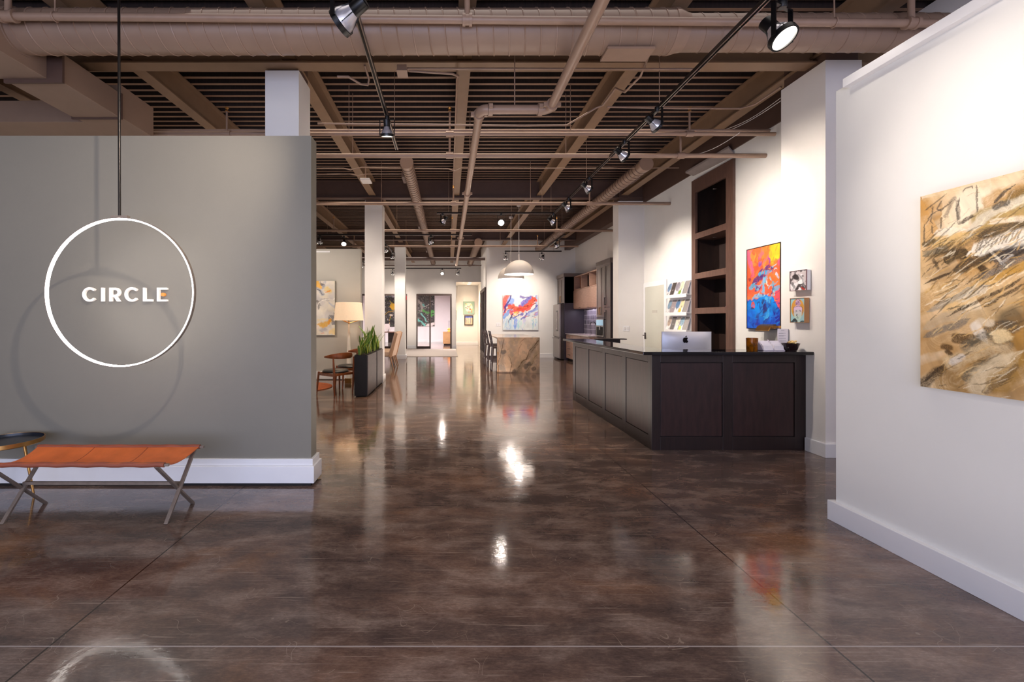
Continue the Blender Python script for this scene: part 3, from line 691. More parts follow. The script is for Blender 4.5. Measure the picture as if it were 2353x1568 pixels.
    b = thing('camera_box', 'small grey box on top of the second white column', 'electronic box', at(856, 455, 9.75))
    p0, p1 = at(850, 460, 9.80), at(861, 450, 9.80)
    MB().box(p0[0], p1[0], 9.76, 9.86, 3.992, p1[2] + .02).build('housing', M['greyboard'], b, bevel=.005)
    MB().tube([(p0[0], 9.8, 4.02), (p0[0] - .12, 9.8, 4.0), (p0[0] - .10, 9.8, 4.09)], .008, 6).build('cable', M['whitecord'], b)
    t = thing('duct_access_panel', 'flat brown plate hanging under the big round duct at right', 'panel', at(1440, 126, 3.87))
    MB().box(at(1388, 0, 3.87)[0], at(1495, 0, 3.87)[0], 3.78, 3.97, 3.755, 3.775).build('plate', M['pipe'], t)
    # loose white cables by the right beam
    for k, (a, b_) in enumerate((((1794, 225), (1660, 300)), ((1794, 232), (1640, 312)), ((1700, 305), (1585, 358)))):
        A_, B2 = Vector(at(*a, 5.3)), Vector(at(*b_, 6.3)); pts = [A_.lerp(B2, s / 8) - Vector((0, 0, .05 * math.sin(math.pi * s / 8))) for s in range(9)]
        tag(MB().tube(pts, .004, 5).build('cable', M['whitecord']), ['upper thin pale cable sagging beside the broad pillar', 'lower thin pale cable sagging beside the broad pillar', 'thin pale cable dropping behind the right sprinkler pipe end'][k], 'cable')
    tag(MB().hexa([at(1575, 398, 7.7), at(1593, 405, 7.66), at(1690, 358, 6.56), at(1674, 340, 6.6)] + [Vector(at(*p)) + Vector((0, 0, .03)) for p in ((1575, 398, 7.7), (1593, 405, 7.66), (1690, 358, 6.56), (1674, 340, 6.6))]).build('crown_board', M['greyboard']),
        'pale slanted board capping the tall dark bookcase', 'board')

# ------------------------------------------------------------------ track lighting
def build_tracks():
    tr = [('y', -.666, -.5, 5.64, 3.6, 'long dark light track at left running back from above the sign'), ('y', 2.2, -.5, 9.57, 3.6, 'long dark light track at right pointing toward the pendants'),
          ('x', 9.05, -.24, 2.2, 3.6, 'light track crossing at the far end of the long right track'), ('x', 11.34, -3.4, .62, 3.6, 'light track crossing in front of the left spiral duct'),
          ('y', -1.83, 12.2, 14.75, 3.6, 'short light track running back between two white columns'), ('x', 18.8, -2.8, .56, 3.6, 'light track crossing in front of the glass office wall'),
          ('y', 3.02, 11.3, 13.95, 3.6, 'short light track running back under the right spiral duct'), ('x', 14.1, 1.83, 3.67, 3.6, 'light track crossing before the blue and red kitchen painting'),
          ('y', -3.25, 15.2, 17.6, 3.6, 'light track hidden largely behind the sage panel wall')]
    for ax, c, a, b_, z, lb in tr:
        t = thing('light_track', lb, 'light track', (c, a, z) if ax == 'y' else (a, c, z))
        def bx(m, lo, hi, z0, z1):
            return m.box(c + lo, c + hi, a, b_, z0, z1) if ax == 'y' else m.box(a, b_, c + lo, c + hi, z0, z1)
        m = MB(); bx(m, -.018, .018, z + .012, z + .036); bx(m, -.018, -.008, z, z + .012); bx(m, .008, .018, z, z + .012); m.build('track_channel', M['trackm'], t)
        m = MB(); bx(m, -.018, -.010, z - .002, z); bx(m, .010, .018, z - .002, z); m.build('track_lips', M['trackl'], t)
        n = max(2, int((b_ - a) / 1.9))
        for k in range(n):
            q = a + .25 + (b_ - a - .5) * k / (n - 1)
            p = (c, q, z + .03) if ax == 'y' else (q, c, z + .03)
            MB().tube([p, (p[0], p[1], DECK)], .004, 6).build('suspension_rod', M['pipe'], t)
    heads = [  # x, y, z of the lamp, target, label, watts, cone
        (-.70, 2.86, 3.42, (-2.9, 3.70, 2.2), 'nearest spotlight on the left track, chrome bell aimed at the grey wall', 62, 72),
        (-.66, 4.70, 3.40, (-.66, 5.3, 1.0), 'spotlight hanging straight down near the end of the left track', 60, 60),
        (2.31, 3.01, 3.45, (2.72, 2.15, 2.0), 'brightly glowing spotlight at the near end of the right track', 6, 78),
        (2.16, 4.50, 3.40, (3.9, 4.8, 2.1), 'second spotlight along the right track, aimed at the broad pillar', 108, 96),
        (2.16, 5.33, 3.40, (4.32, 5.95, 2.1), 'third spotlight along the right track, with pale bell', 190, 88),
        (2.17, 6.70, 3.40, (4.32, 7.1, 1.7), 'fourth spotlight along the right track, over the desk', 60, 60),
        (2.17, 7.84, 3.40, (4.32, 8.2, 1.6), 'fifth spotlight along the right track, before the first pendant cord', 260, 80),
        (2.17, 8.97, 3.40, (4.05, 9.6, 2.0), 'last spotlight at the far end of the long right track', 60, 60),
        (-.118, 9.05, 3.42, (-1.7, 9.8, 1.6), 'spotlight at the left end of the track near the left duct', 120, 60),
        (1.10, 9.05, 3.42, (.5, 3.5, 1.0), 'round glowing spotlight facing forward between duct and pendant cords', 8, 70),
        (-3.35, 11.34, 3.40, (-3.8, 13.5, 1.0), 'spotlight at the left end over the sage panel wall', 60, 60),
        (-2.72, 11.34, 3.38, (-2.2, 8.2, .6), 'bright spotlight shining forward over the sage panel wall', 18, 75),
        (-.45, 11.34, 3.40, (.8, 14.5, .3), 'spotlight hanging under the left spiral duct, right track end', 90, 60),
        (-1.82, 12.70, 3.40, (-1.2, 15.4, 1.4), 'nearer lit spotlight between two white columns', 60, 60),
        (-1.79, 14.0, 3.40, (-1.5, 17.5, .5), 'farther lit spotlight beside the last white column', 110, 60),
        (-.26, 18.8, 3.40, (-.2, 14.0, .5), 'white glowing spotlight facing forward before the office wall', 16, 80),
        (.41, 18.8, 3.38, (-.3, 21.3, 1.8), 'black spotlight at the right end before the office wall', 150, 70),
        (-2.4, 18.8, 3.38, (-2.6, 21.3, 1.8), 'black spotlight before the office wall behind the columns', 150, 70),
        (2.97, 11.9, 3.40, (4.3, 13.2, 1.6), 'lit spotlight below the right spiral duct facing the kitchen cabinets', 150, 70),
        (1.86, 14.1, 3.38, (2.2, 16.1, 1.9), 'black spotlight left of the two above the kitchen painting', 125, 84),
        (3.03, 14.1, 3.38, (2.75, 16.1, 1.9), 'black spotlight right of the two above the kitchen painting', 125, 84),
        (-3.25, 16.3, 3.40, (-3.6, 21.3, 1.9), 'lit spotlight peeking out right of the sage panel wall', 120, 70)]
    proto = None
    for x, y, z, tg, lb, pw, ang in heads:
        if proto is None:
            r = thing('track_spotlight', lb, 'spotlight', (0, 0, 0), 'track spotlights under the ceiling')
            MB().lathe([(.02, -.05), (.024, -.045), (.024, 0)], n=12).build('track_adapter', M['black'], r, smooth=40)
            y_ = MB()
            for s_ in (-1, 1): y_.bar((s_ * .078, 0, -.04), (s_ * .078, 0, -.215), .008, .022, (0, 1, 0))
            y_.bar((-.08, 0, -.042), (.08, 0, -.042), .02, .008, (0, 0, 1)); y_.build('yoke', M['black'], r)
            ring = MB().lathe([(.060, -.022), (.069, -.022), (.071, .004), (.066, .006), (.062, -.002), (.060, -.022)], n=28, caps=False).build('lamp_head', M['black'], r, smooth=40)
            ring.location = (0, 0, -.2)
            rf = MB(); rf.lathe([(.063, .004), (.060, .022), (.050, .045), (.040, .062), (.034, .078)], n=24, caps=False)
            o_ = rf.build('reflector', M['chrome'], None, smooth=60); o_.parent = ring
            o_ = MB().lathe([(.034, .076), (.035, .078), (.035, .150), (.030, .155)], n=20).build('lamp_can', M['black'], None, smooth=40); o_.parent = ring
            o_ = MB().lathe([(.0, -.012), (.061, -.012), (.061, -.008), (.0, -.008)], n=24, caps=False).build('lens', M['lens'], None); o_.parent = ring
            for s_ in range(4):
                a = math.pi / 4 + s_ * math.pi / 2
                o_ = MB().tube([(.062 * math.cos(a), .062 * math.sin(a), .01), (.036 * math.cos(a), .036 * math.sin(a), .08)], .003, 5).build('cage_wire', M['black'], None); o_.parent = ring
            proto = r
        else:
            r = copy_tree(proto); r['label'] = lb
        d = (Vector(tg) - Vector((x, y, z))).normalized(); hz = math.hypot(d.x, d.y)
        yaw = math.atan2(-d.x, d.y) if hz > 1e-3 else 0; tilt = math.atan2(hz, -d.z)
        r.location = (x, y, z + .2)
        r.scale = (1.3, 1.3, 1.3) if y < 3.2 else (1, 1, 1)
        if y < 3.2: r.location.z = 3.62
        r.rotation_euler = (0, 0, yaw)
        for c in [q for q in bpy.data.objects if q.parent == r and q.name.startswith('lamp_head')]: c.rotation_euler = (tilt, 0, 0)
        spot(tuple(Vector((x, y, z)) + d * (.09 if y < 3.2 else .05) - Vector((0, 0, .06 if y < 3.2 else 0))), tg, pw * KP, ang, .9, .04)
KP = 1.0
# ------------------------------------------------------------------ ring light, sign and seating at left
def build_left():
    Y = 3.28; cx, _, cz = at(276, 672.5, Y); R = .5655
    t = thing('ring_pendant', 'glowing ring light hanging on a thin rod before the grey wall', 'pendant light', (cx, Y, cz - R))
    def band(r0, r1, y0, y1, n=128):
        vs = []; fs = []
        for k in range(n):
            a = 2 * math.pi * k / n; c, s = math.cos(a), math.sin(a)
            for r, y in ((r0, y0), (r1, y0), (r1, y1), (r0, y1)): vs.append((cx + r * c, y, cz + r * s))
        for k in range(n):
            j = (k + 1) % n
            for q in range(4): fs.append((k*4 + q, k*4 + (q+1) % 4, j*4 + (q+1) % 4, j*4 + q))
        return vs, fs
    MB().add(*band(R - .006, R, Y - .010, Y + .014)).build('ring_housing', M['bronze'], t, smooth=40, label='thin bronze metal outer band of the ring')
    MB().add(*band(R - .016, R - .006, Y - .0095, Y + .013)).build('light_strip', M['led'], t, smooth=40)
    MB().box(cx - .062, cx + .062, Y - .014, Y + .02, cz + R - .002, cz + R + .012).build('mount_bracket', M['bronze'], t)
    MB().tube([(cx - .004, Y, cz + R + .01), (cx - .012, Y, DECK)], .0095, 10).build('rod', M['trackm'], t, smooth=40)
    # sign letters
    yw = 3.70
    t = thing('wall_sign', 'white raised lettering with an orange dot on the grey wall inside the ring', 'sign', at(287, 693, yw))
    def P(px, py): x, _, z = at(px, py, yw - .02); return x, z
    def ex(poly, name, m=None, d=(.004, .026)):
        q = [P(*p) for p in poly]
        b = MB().prism(q, lambda u, v, e: (u, yw - e, v), *d); return b
    def ringpoly(c_x, c_y, ro, ri, a0, a1, n=40):
        A = [math.radians(a0 + (a1 - a0) * k / n) for k in range(n + 1)]
        return [(c_x + ro * math.cos(a), c_y + ro * math.sin(a)) for a in A] + [(c_x + ri * math.cos(a), c_y + ri * math.sin(a)) for a in A[::-1]]
    def strip(polyf, name):
        b = MB(); n = len(polyf) // 2
        for k in range(n - 1):
            q = [polyf[k], polyf[k + 1], polyf[-k - 2], polyf[-k - 1]]
            q = [P(*p) for p in q]; b.prism(q, lambda u, v, e: (u, yw - e, v), .004, .026)
        return b
    strip(ringpoly(206.5, 677, 16.6, 11.5, 42, 318), 'c').build('letter_c', M['letter'], t)
    ex([(233.2, 661.5), (238.8, 661.5), (238.8, 693), (233.2, 693)], 'i').build('letter_i', M['letter'], t)
    b = ex([(251.8, 661.5), (257.6, 661.5), (257.6, 693), (251.8, 693)], 'r')
    for pl in ([(257.6, 661.5), (266, 661.5), (266, 666.8), (257.6, 666.8)], [(257.6, 677.6), (266, 677.6), (266, 682.8), (257.6, 682.8)], [(262.0, 682), (268, 682), (276.2, 693), (269.6, 693)]):
        q = [P(*p) for p in pl]; b.prism(q, lambda u, v, e: (u, yw - e, v), .004, .026)
    rp = ringpoly(265.6, 672.1, 10.7, 5.4, -90, 90, 20); n = len(rp) // 2
    for k in range(n - 1):
        q = [P(*p) for p in (rp[k], rp[k + 1], rp[-k - 2], rp[-k - 1])]; b.prism(q, lambda u, v, e: (u, yw - e, v), .004, .026)
    b.build('letter_r', M['letter'], t)
    strip(ringpoly(303.4, 677, 16.6, 11.5, 42, 318), 'c').build('letter_c', M['letter'], t)
    b = ex([(329.2, 661.5), (334.8, 661.5), (334.8, 693), (329.2, 693)], 'l'); q = [P(*p) for p in [(334.8, 687.8), (350.6, 687.8), (350.6, 693), (334.8, 693)]]
    b.prism(q, lambda u, v, e: (u, yw - e, v), .004, .026).build('letter_l', M['letter'], t)
    b = ex([(361.2, 661.5), (366.8, 661.5), (366.8, 693), (361.2, 693)], 'e')
    for pl in ([(366.8, 661.5), (384.3, 661.5), (384.3, 665.6), (366.8, 665.6)], [(366.8, 688.6), (384.3, 688.6), (384.3, 693), (366.8, 693)]):
        b.prism([P(*p) for p in pl], lambda u, v, e: (u, yw - e, v), .004, .026)
    b.build('letter_e', M['letter'], t)
    b = MB(); pts = [(374.8 + 4.5 * math.cos(2 * math.pi * k / 24), 677.3 + 4.1 * math.sin(2 * math.pi * k / 24)) for k in range(24)]
    b.prism([P(*p) for p in pts], lambda u, v, e: (u, yw - e, v), .004, .026).build('orange_dot', M['orange'], t, label='small orange dot inside the letter E')
    # folding leather bench
    xl, xr, yf, yb, zt = -3.12, -1.878, 2.90, 3.315, .432
    t = thing('folding_bench', 'tan leather sling bench on crossed bronze legs under the sign', 'bench', ((xl + xr) / 2, (yf + yb) / 2, 0))
    nu, nv = 36, 18; vs = []; fs = []
    for j in range(nv + 1):
        v = j / nv
        for i in range(nu + 1):
            u = i / nu; edge = (xr - .012 - xl) * u + xl + (.022 * math.sin(math.pi * v) if u < .02 else -.030 * math.sin(math.pi * v) if u > .98 else 0)
            z = zt + .012 - .062 * math.sin(math.pi * v) ** 1.0 * (1 - .12 * math.cos(2 * math.pi * u)) + .0025 * math.sin(u * 40) * math.sin(math.pi * v)
            vs.append((edge, yf - .012 + (yb - yf + .024) * v, z))
    o1 = len(vs)
    vs += [(p[0], p[1], p[2] - .007) for p in vs]
    W = nu + 1
    for j in range(nv):
        for i in range(nu):
            a = j * W + i; fs.append((a, a + 1, a + W + 1, a + W)); fs.append((o1 + a, o1 + a + W, o1 + a + W + 1, o1 + a + 1))
    for i in range(nu):
        fs.append((i, o1 + i, o1 + i + 1, i + 1)); a = nv * W + i; fs.append((a, a + 1, o1 + a + 1, o1 + a))
    for j in range(nv):
        a = j * W; fs.append((a, a + W, o1 + a + W, o1 + a)); a = j * W + nu; fs.append((a, o1 + a, o1 + a + W, a + W))
    seat = MB().add(vs, fs).build('leather_seat', M['leather'], t, smooth=50)
    for yy in (yf, yb):
        pts = [(xl + (xr - .012 - xl) * k / 24, yy, zt + .0025 * math.sin(k * 1.7)) for k in range(25)]
        MB().tube(pts, .0165, 12).build('rolled_edge', M['leatherdark'], seat, smooth=50)
    for u in (.355, .68):
        x = xl + (xr - xl) * u; pts = []
        for j in range(nv + 1):
            v = j / nv; pts.append((x, yf - .012 + (yb - yf + .024) * v, zt + .0138 - .062 * math.sin(math.pi * v) * (1 - .12 * math.cos(2 * math.pi * u))))
        MB().tube(pts, .0022, 5).build('seam', M['leatherdark'], seat)
    for yy in (yf, yb): MB().bar((xl - .02, yy, zt), (xr + .016, yy, zt), .016, .016).build('top_rail', M['bronze'], t)
    for x in (-3.06, -1.938):
        for (ya, yz) in ((2.975, yb), (3.318, yf)):
            MB().bar((x + (.008 if ya < 3 else -.008), ya, 0), (x + (.008 if ya < 3 else -.008), yz, zt - .012), .016, .026, (1, 0, 0)).build('leg', M['bronze'], t, bevel=.002)
    MB().bar((-3.06, 3.137, .222), (-1.938, 3.137, .222), .02, .02).build('stretcher', M['bronze'], t)
    # tray table cut by the frame edge
    cx, cy, tz, r = -3.475, 3.41, .425, .235
    t = thing('tray_table', 'small round tray table with black top and brass rim at the left edge', 'side table', (cx, cy, 0))
    MB().lathe([(0, 0), (r - .004, 0), (r, .004), (r, .035), (r - .006, .035), (r - .008, .012), (0, .012)], (cx, cy, tz), 48, False).build('tray_rim', M['brass'], t, smooth=30)
    MB().lathe([(0, .0135), (r - .010, .0135), (r - .008, .034)], (cx, cy, tz), 48, False).build('tray_top', M['traytop'], t, smooth=30)
    for a in (10, 165, 275):
        a = math.radians(a); 
        MB().tube([(cx + .13 * math.cos(a), cy + .13 * math.sin(a), tz), (cx + .20 * math.cos(a), cy + .20 * math.sin(a), 0)], [.011, .008], 10).build('leg', M['brass'], t, smooth=50)

# ------------------------------------------------------------------ reception desk
def build_desk():
    xf, xr, yf, ye, zt = 2.185, 3.838, 4.67, 7.63, 1.025
    d = thing('reception_desk', 'L-shaped dark wood reception desk with black stone top', 'reception desk', (2.185, 4.67, 0))
    MB().box(xf + .02, xr, yf + .02, yf + .32, 0, zt).box(xf + .02, xf + .32, yf + .02, ye, 0, zt).build('carcass', M['wood'], d)
    f = MB()   # front face frame (toward the camera)
    for a, b_ in ((2.185, 2.276), (2.946, 3.052), (3.718, 3.838)): f.box(a, b_, yf, yf + .025, 0, zt)
    f.box(2.276, 2.946, yf, yf + .025, 0, .142).box(3.052, 3.718, yf, yf + .025, 0, .142).box(2.276, 2.946, yf, yf + .025, .94, zt).box(3.052, 3.718, yf, yf + .025, .94, zt)
    f.build('face_frame', M['wood'], d, bevel=.002)
    s = MB()
    ys = [4.6955, 4.76, 5.36, 5.47, 6.07, 6.18, 6.78, 6.89, 7.49, 7.63]
    for k in range(0, 10, 2): s.box(xf, xf + .025, ys[k], ys[k + 1], 0, zt)
    for k in range(1, 9, 2): s.box(xf, xf + .025, ys[k], ys[k + 1], 0, .142).box(xf, xf + .025, ys[k], ys[k + 1], .94, zt)
    s.build('side_frame', M['wood'], d, bevel=.002)
    g = .006
    for a, b_ in ((2.276, 2.946), (3.052, 3.718)):
        MB().box(a + g, b_ - g, yf + .006, yf + .03, .142 + g, .94 - g).build('panel', M['wood2'], d, bevel=.002)
        MB().box(a, b_, yf + .018, yf + .03, .142, .94).build('panel_recess', M['gap'], d)
    for k in range(1, 9, 2):
        MB().box(xf + .006, xf + .03, ys[k] + g, ys[k + 1] - g, .142 + g, .94 - g).build('panel', M['wood2'], d, bevel=.002)
        MB().box(xf + .018, xf + .03, ys[k], ys[k + 1], .142, .94).build('panel_recess', M['gap'], d)
    poly = [(2.045, 4.565), (3.855, 4.565), (3.855, 4.425 + .0), (3.855, 4.97), (2.47, 4.97), (2.47, 7.38), (3.10, 7.38), (3.10, 7.76), (2.045, 7.76)]
    poly = [(2.045, 4.565), (3.838, 4.565), (3.838, 4.97), (2.47, 4.97), (2.47, 7.76), (2.045, 7.76)]
    MB().prism(poly, lambda u, v, e: (u, v, e), 1.028, 1.062).build('countertop', M['blackstone'], d, bevel=.004)
    MB().box(2.60, 3.10, 7.55, 7.74, 1.052, 1.07).box(2.45, 3.02, 7.64, 7.74, .95, 1.052).build('end_ledge', M['wood'], d)
    MB().box(2.5, 4.30, 4.99, 5.75, .71, .735).box(2.5, 3.1, 5.75, 7.5, .71, .735).build('work_surface', M['wood'], d)
    # computer seen from behind
    cx, cy = 3.125, 5.70
    t = thing('desktop_computer', 'silver all-in-one desktop computer seen from behind on the desk', 'computer', (cx, cy, .735))
    w, z0, z1 = .65, .865, 1.243
    n = 24; vs = []; fs = []
    # gently domed back
    for j in range(n + 1):
        for i in range(n + 1):
            u, v = i / n * 2 - 1, j / n * 2 - 1
            bulge = .045 * max(0, (1 - u ** 4)) * max(0, (1 - abs(v) ** 4))
            ru = u; rv = v
            vs.append((cx + ru * w / 2, cy + .008 - bulge, (z0 + z1) / 2 + rv * (z1 - z0) / 2))
    for j in range(n):
        for i in range(n): a = j * (n + 1) + i; fs.append((a, a + 1, a + n + 2, a + n + 1))
    bk = MB().add(vs, fs).box(cx - w / 2, cx + w / 2, cy + .006, cy + .016, z0, z1)
    hs = bk.build('back_shell', M['alu'], t, smooth=60)
    def PX(px, py): p = at(px, py, cy - .040); return p[0], p[2]
    body = [(1575.9, 776.6), (1577.6, 776.0), (1579.5, 776.3), (1580.9, 777.6), (1579.6, 778.9), (1579.0, 780.6), (1579.4, 782.4), (1580.6, 783.7), (1581.6, 784.2), (1580.8, 786.0), (1579.6, 787.7), (1578.2, 788.4), (1576.8, 787.9), (1575.3, 787.5), (1573.8, 787.9), (1572.4, 788.4), (1571.0, 787.4), (1569.9, 785.4), (1569.4, 782.8), (1569.6, 780.0), (1570.6, 777.7), (1572.2, 776.3), (1574.0, 776.2)]
    leafp = [(1575.4, 775.6), (1575.6, 774.0), (1576.8, 772.6), (1578.3, 772.0), (1578.2, 773.6), (1577.1, 775.0)]
    b = MB().prism([PX(*p) for p in body], lambda u, v, e: (u, cy - e, v), .030, .0405).prism([PX(*p) for p in leafp], lambda u, v, e: (u, cy - e, v), .030, .0405)
    b.build('logo', M['logo'], t)
    MB().box(cx - .055, cx + .055, cy - .055, cy - .03, .995, 1.012).build('hinge_slot', M['whitecord'], t)
    MB().box(cx - .09, cx + .09, cy - .055, cy - .045, .74, 1.0).build('stand', M['alu'], t)
    MB().box(cx - .09, cx + .09, cy - .06, cy + .12, .735, .745).build('stand_foot', M['alu'], t)
    MB().box(cx - w / 2 + .005, cx + w / 2 - .005, cy + .016, cy + .019, z0 + .06, z1 - .005).build('display', M['black'], t)
    # things on the ledge
    zc = 1.062
    p = at(1728, 806, 4.77); t = thing('amber_glass_jar', 'tall amber glass candle jar on the black counter', 'jar', (p[0], p[1], zc))
    MB().lathe([(.0, 0), (.050, 0), (.053, .004), (.057, .138), (.051, .138), (.047, .014), (0, .014)], (p[0], p[1], zc), 32, False).build('glass_wall', M['amber'], t, smooth=40)
    MB().lathe([(0, .016), (.045, .016), (.046, .07), (0, .07)], (p[0], p[1], zc), 24, False).build('wax', M['candy'], t, smooth=40)
    for k, px in enumerate((1759.5, 1784)):
        Y = 4.76; x = at(px, 0, Y)[0]
        t = thing('card_holder', ['left clear stand of stacked white cards on the counter', 'right clear stand of stacked white cards on the counter'][k], 'card holder', (x, Y, zc))
        b = MB(); 
        for s_ in (-.058, .055): b.prism([(Y - .05, zc), (Y + .07, zc), (Y + .05, zc + .118)], lambda u, v, e, s_=s_: (x + s_ + e, u, v), 0, .003)
        b.box(x - .058, x + .058, Y - .05, Y + .07, zc, zc + .004); b.build('acrylic_stand', M['acrylic'], t)
        for q in range(4):
            y0 = Y - .045 + q * .022; z0_ = zc + .006 + q * .016
            MB().hexa([(x - .05, y0, z0_), (x + .05, y0, z0_), (x + .05, y0 + .016, z0_), (x - .05, y0 + .016, z0_), (x - .05, y0 + .012, z0_ + .052), (x + .05, y0 + .012, z0_ + .052), (x + .05, y0 + .028, z0_ + .052), (x - .05, y0 + .028, z0_ + .052)]).build('card_stack', M['paper'], t)
    Y = 4.90; p0, p1 = at(1787, 805, Y), at(1811, 756, Y)
    t = thing('sign_holder', 'upright sheet of printed paper standing on the counter', 'sign holder', ((p0[0] + p1[0]) / 2, Y, zc))
    MB().box(p0[0], p1[0], Y, Y + .004, zc, p1[2]).build('paper_sheet', M['paper'], t)
    MB().box(p1[0], p1[0] + .005, Y - .003, Y + .02, zc, p1[2] - .002).build('acrylic_edge', M['ink'], t)
    MB().box(p0[0] - .01, p1[0] + .01, Y - .03, Y + .05, zc, zc + .004).build('acrylic_foot', M['acrylic'], t)
    b = MB()
    for py, a0, a1 in ((759.6, 1795, 1802), (765.6, 1789.5, 1805), (766.8, 1789.5, 1800), (771.2, 1789.5, 1805), (772.4, 1789.5, 1801), (777.3, 1789.5, 1806), (783, 1792, 1806)):
        q0, q1 = at(a0, py, Y), at(a1, py + .6, Y); b.box(q0[0], q1[0], Y - .0012, Y, q1[2], q0[2])
    b.build('printed_lines', M['ink'], t)
    Y = 4.72; p = at(1816.5, 807, Y); t = thing('bowl', 'dark brown bowl of pale wrapped sweets on the counter', 'bowl', (p[0], Y, zc))
    MB().lathe([(0, 0), (.052, 0), (.054, .008), (.060, .012), (.084, .082), (.078, .082), (.055, .02), (0, .016)], (p[0], Y, zc), 32, False).build('bowl_shell', M['bowl'], t, smooth=40)
    random.seed(4)
    for k in range(6):
        a = MB(); qx, qy = p[0] + random.uniform(-.01, .05), Y + random.uniform(-.03, .03); qz = zc + .078 + random.uniform(0, .018)
        dx, dy = random.uniform(-.02, .02), random.uniform(-.012, .012)
        a.tube([(qx - dx * 1.6, qy - dy, qz - .006), (qx - dx, qy - dy, qz), (qx, qy, qz + .005), (qx + dx, qy + dy, qz + .006), (qx + dx * 1.6 + .004, qy + dy, qz + .012)], [.012, .006, .014, .006, .013], 8)
        tag(a.build('wrapped_sweet', M['candy'], None, smooth=50), 'pale wrapped sweet heaped in the dark bowl', 'sweet', 'wrapped sweets in the bowl')
    Y = 4.84; p = at(1832, 804, Y); t = thing('sanitizer_bottle', 'clear pump bottle with blue label behind the bowl', 'bottle', (p[0], Y, zc))
    MB().lathe([(0, 0), (.038, 0), (.040, .006), (.040, .10), (.030, .125), (.016, .135), (.016, .145), (0, .145)], (p[0], Y, zc), 24, False).build('bottle_body', M['clearb'], t, smooth=40)
    MB().lathe([(.0405, .025), (.0412, .03), (.0412, .095), (.0405, .10)], (p[0], Y, zc), 24, False).build('label_band', M['bluelab'], t, smooth=40)
    MB().lathe([(.018, .143), (.018, .165), (.006, .167), (.006, .185), (.014, .187), (.014, .198), (0, .2)], (p[0] - .002, Y, zc), 16).tube([(p[0], Y, zc + .192), (p[0] - .035, Y - .01, zc + .188)], .005, 8).build('pump', M['acrylic'], t, smooth=40)
    Y = 4.80; p = at(1842, 806, Y); t = thing('small_bottle', 'small grey bottle with pointed cap at the counter end', 'bottle', (p[0], Y, zc))
    MB().lathe([(0, 0), (.019, 0), (.019, .07), (.015, .08)], (p[0], Y, zc), 16).build('bottle_body', M['acrylic'], t, smooth=40)
    MB().lathe([(.014, .08), (.012, .086), (.004, .115), (0, .116)], (p[0], Y, zc), 16).build('cap', M['ink'], t, smooth=40)
    # brass picture light
    X = 4.32; y0, y1 = X / .750, X / .708; zb = 1.305
    t = thing('picture_light', 'brass picture light fixed under the orange and blue painting', 'picture light', (X, y0, zb))
    yc = (y0 + y1) / 2; x0 = X - .10
    pts = []
    b = MB(); n = 8; L0, L1 = yc - .25, yc - .01
    sec = [(x0 + .06, zb + .035), (x0 + .02, zb + .03), (x0 - .02, zb), (x0 - .045, zb - .05), (x0 - .035, zb - .055), (x0 - .01, zb - .01), (x0 + .022, zb + .018), (x0 + .06, zb + .023)]
    b.prism(sec, lambda u, v, e: (u, e, v), L0, L1).build('shade', M['brass'], t, smooth=30)
    MB().tube([(x0 + .01, L0 + .02, zb), (x0 + .01, L0 - .04, zb)], .024, 14).tube([(x0 + .01, L0 - .04, zb), (x0 + .01, L0 - .13, zb)], .019, 14).build('lamp_holder', M['brass'], t, smooth=40)
    MB().bar((x0 + .01, L0 - .08, zb), (X + .004, L0 - .08, zb - .01), .016, .016).build('wall_arm', M['brass'], t)

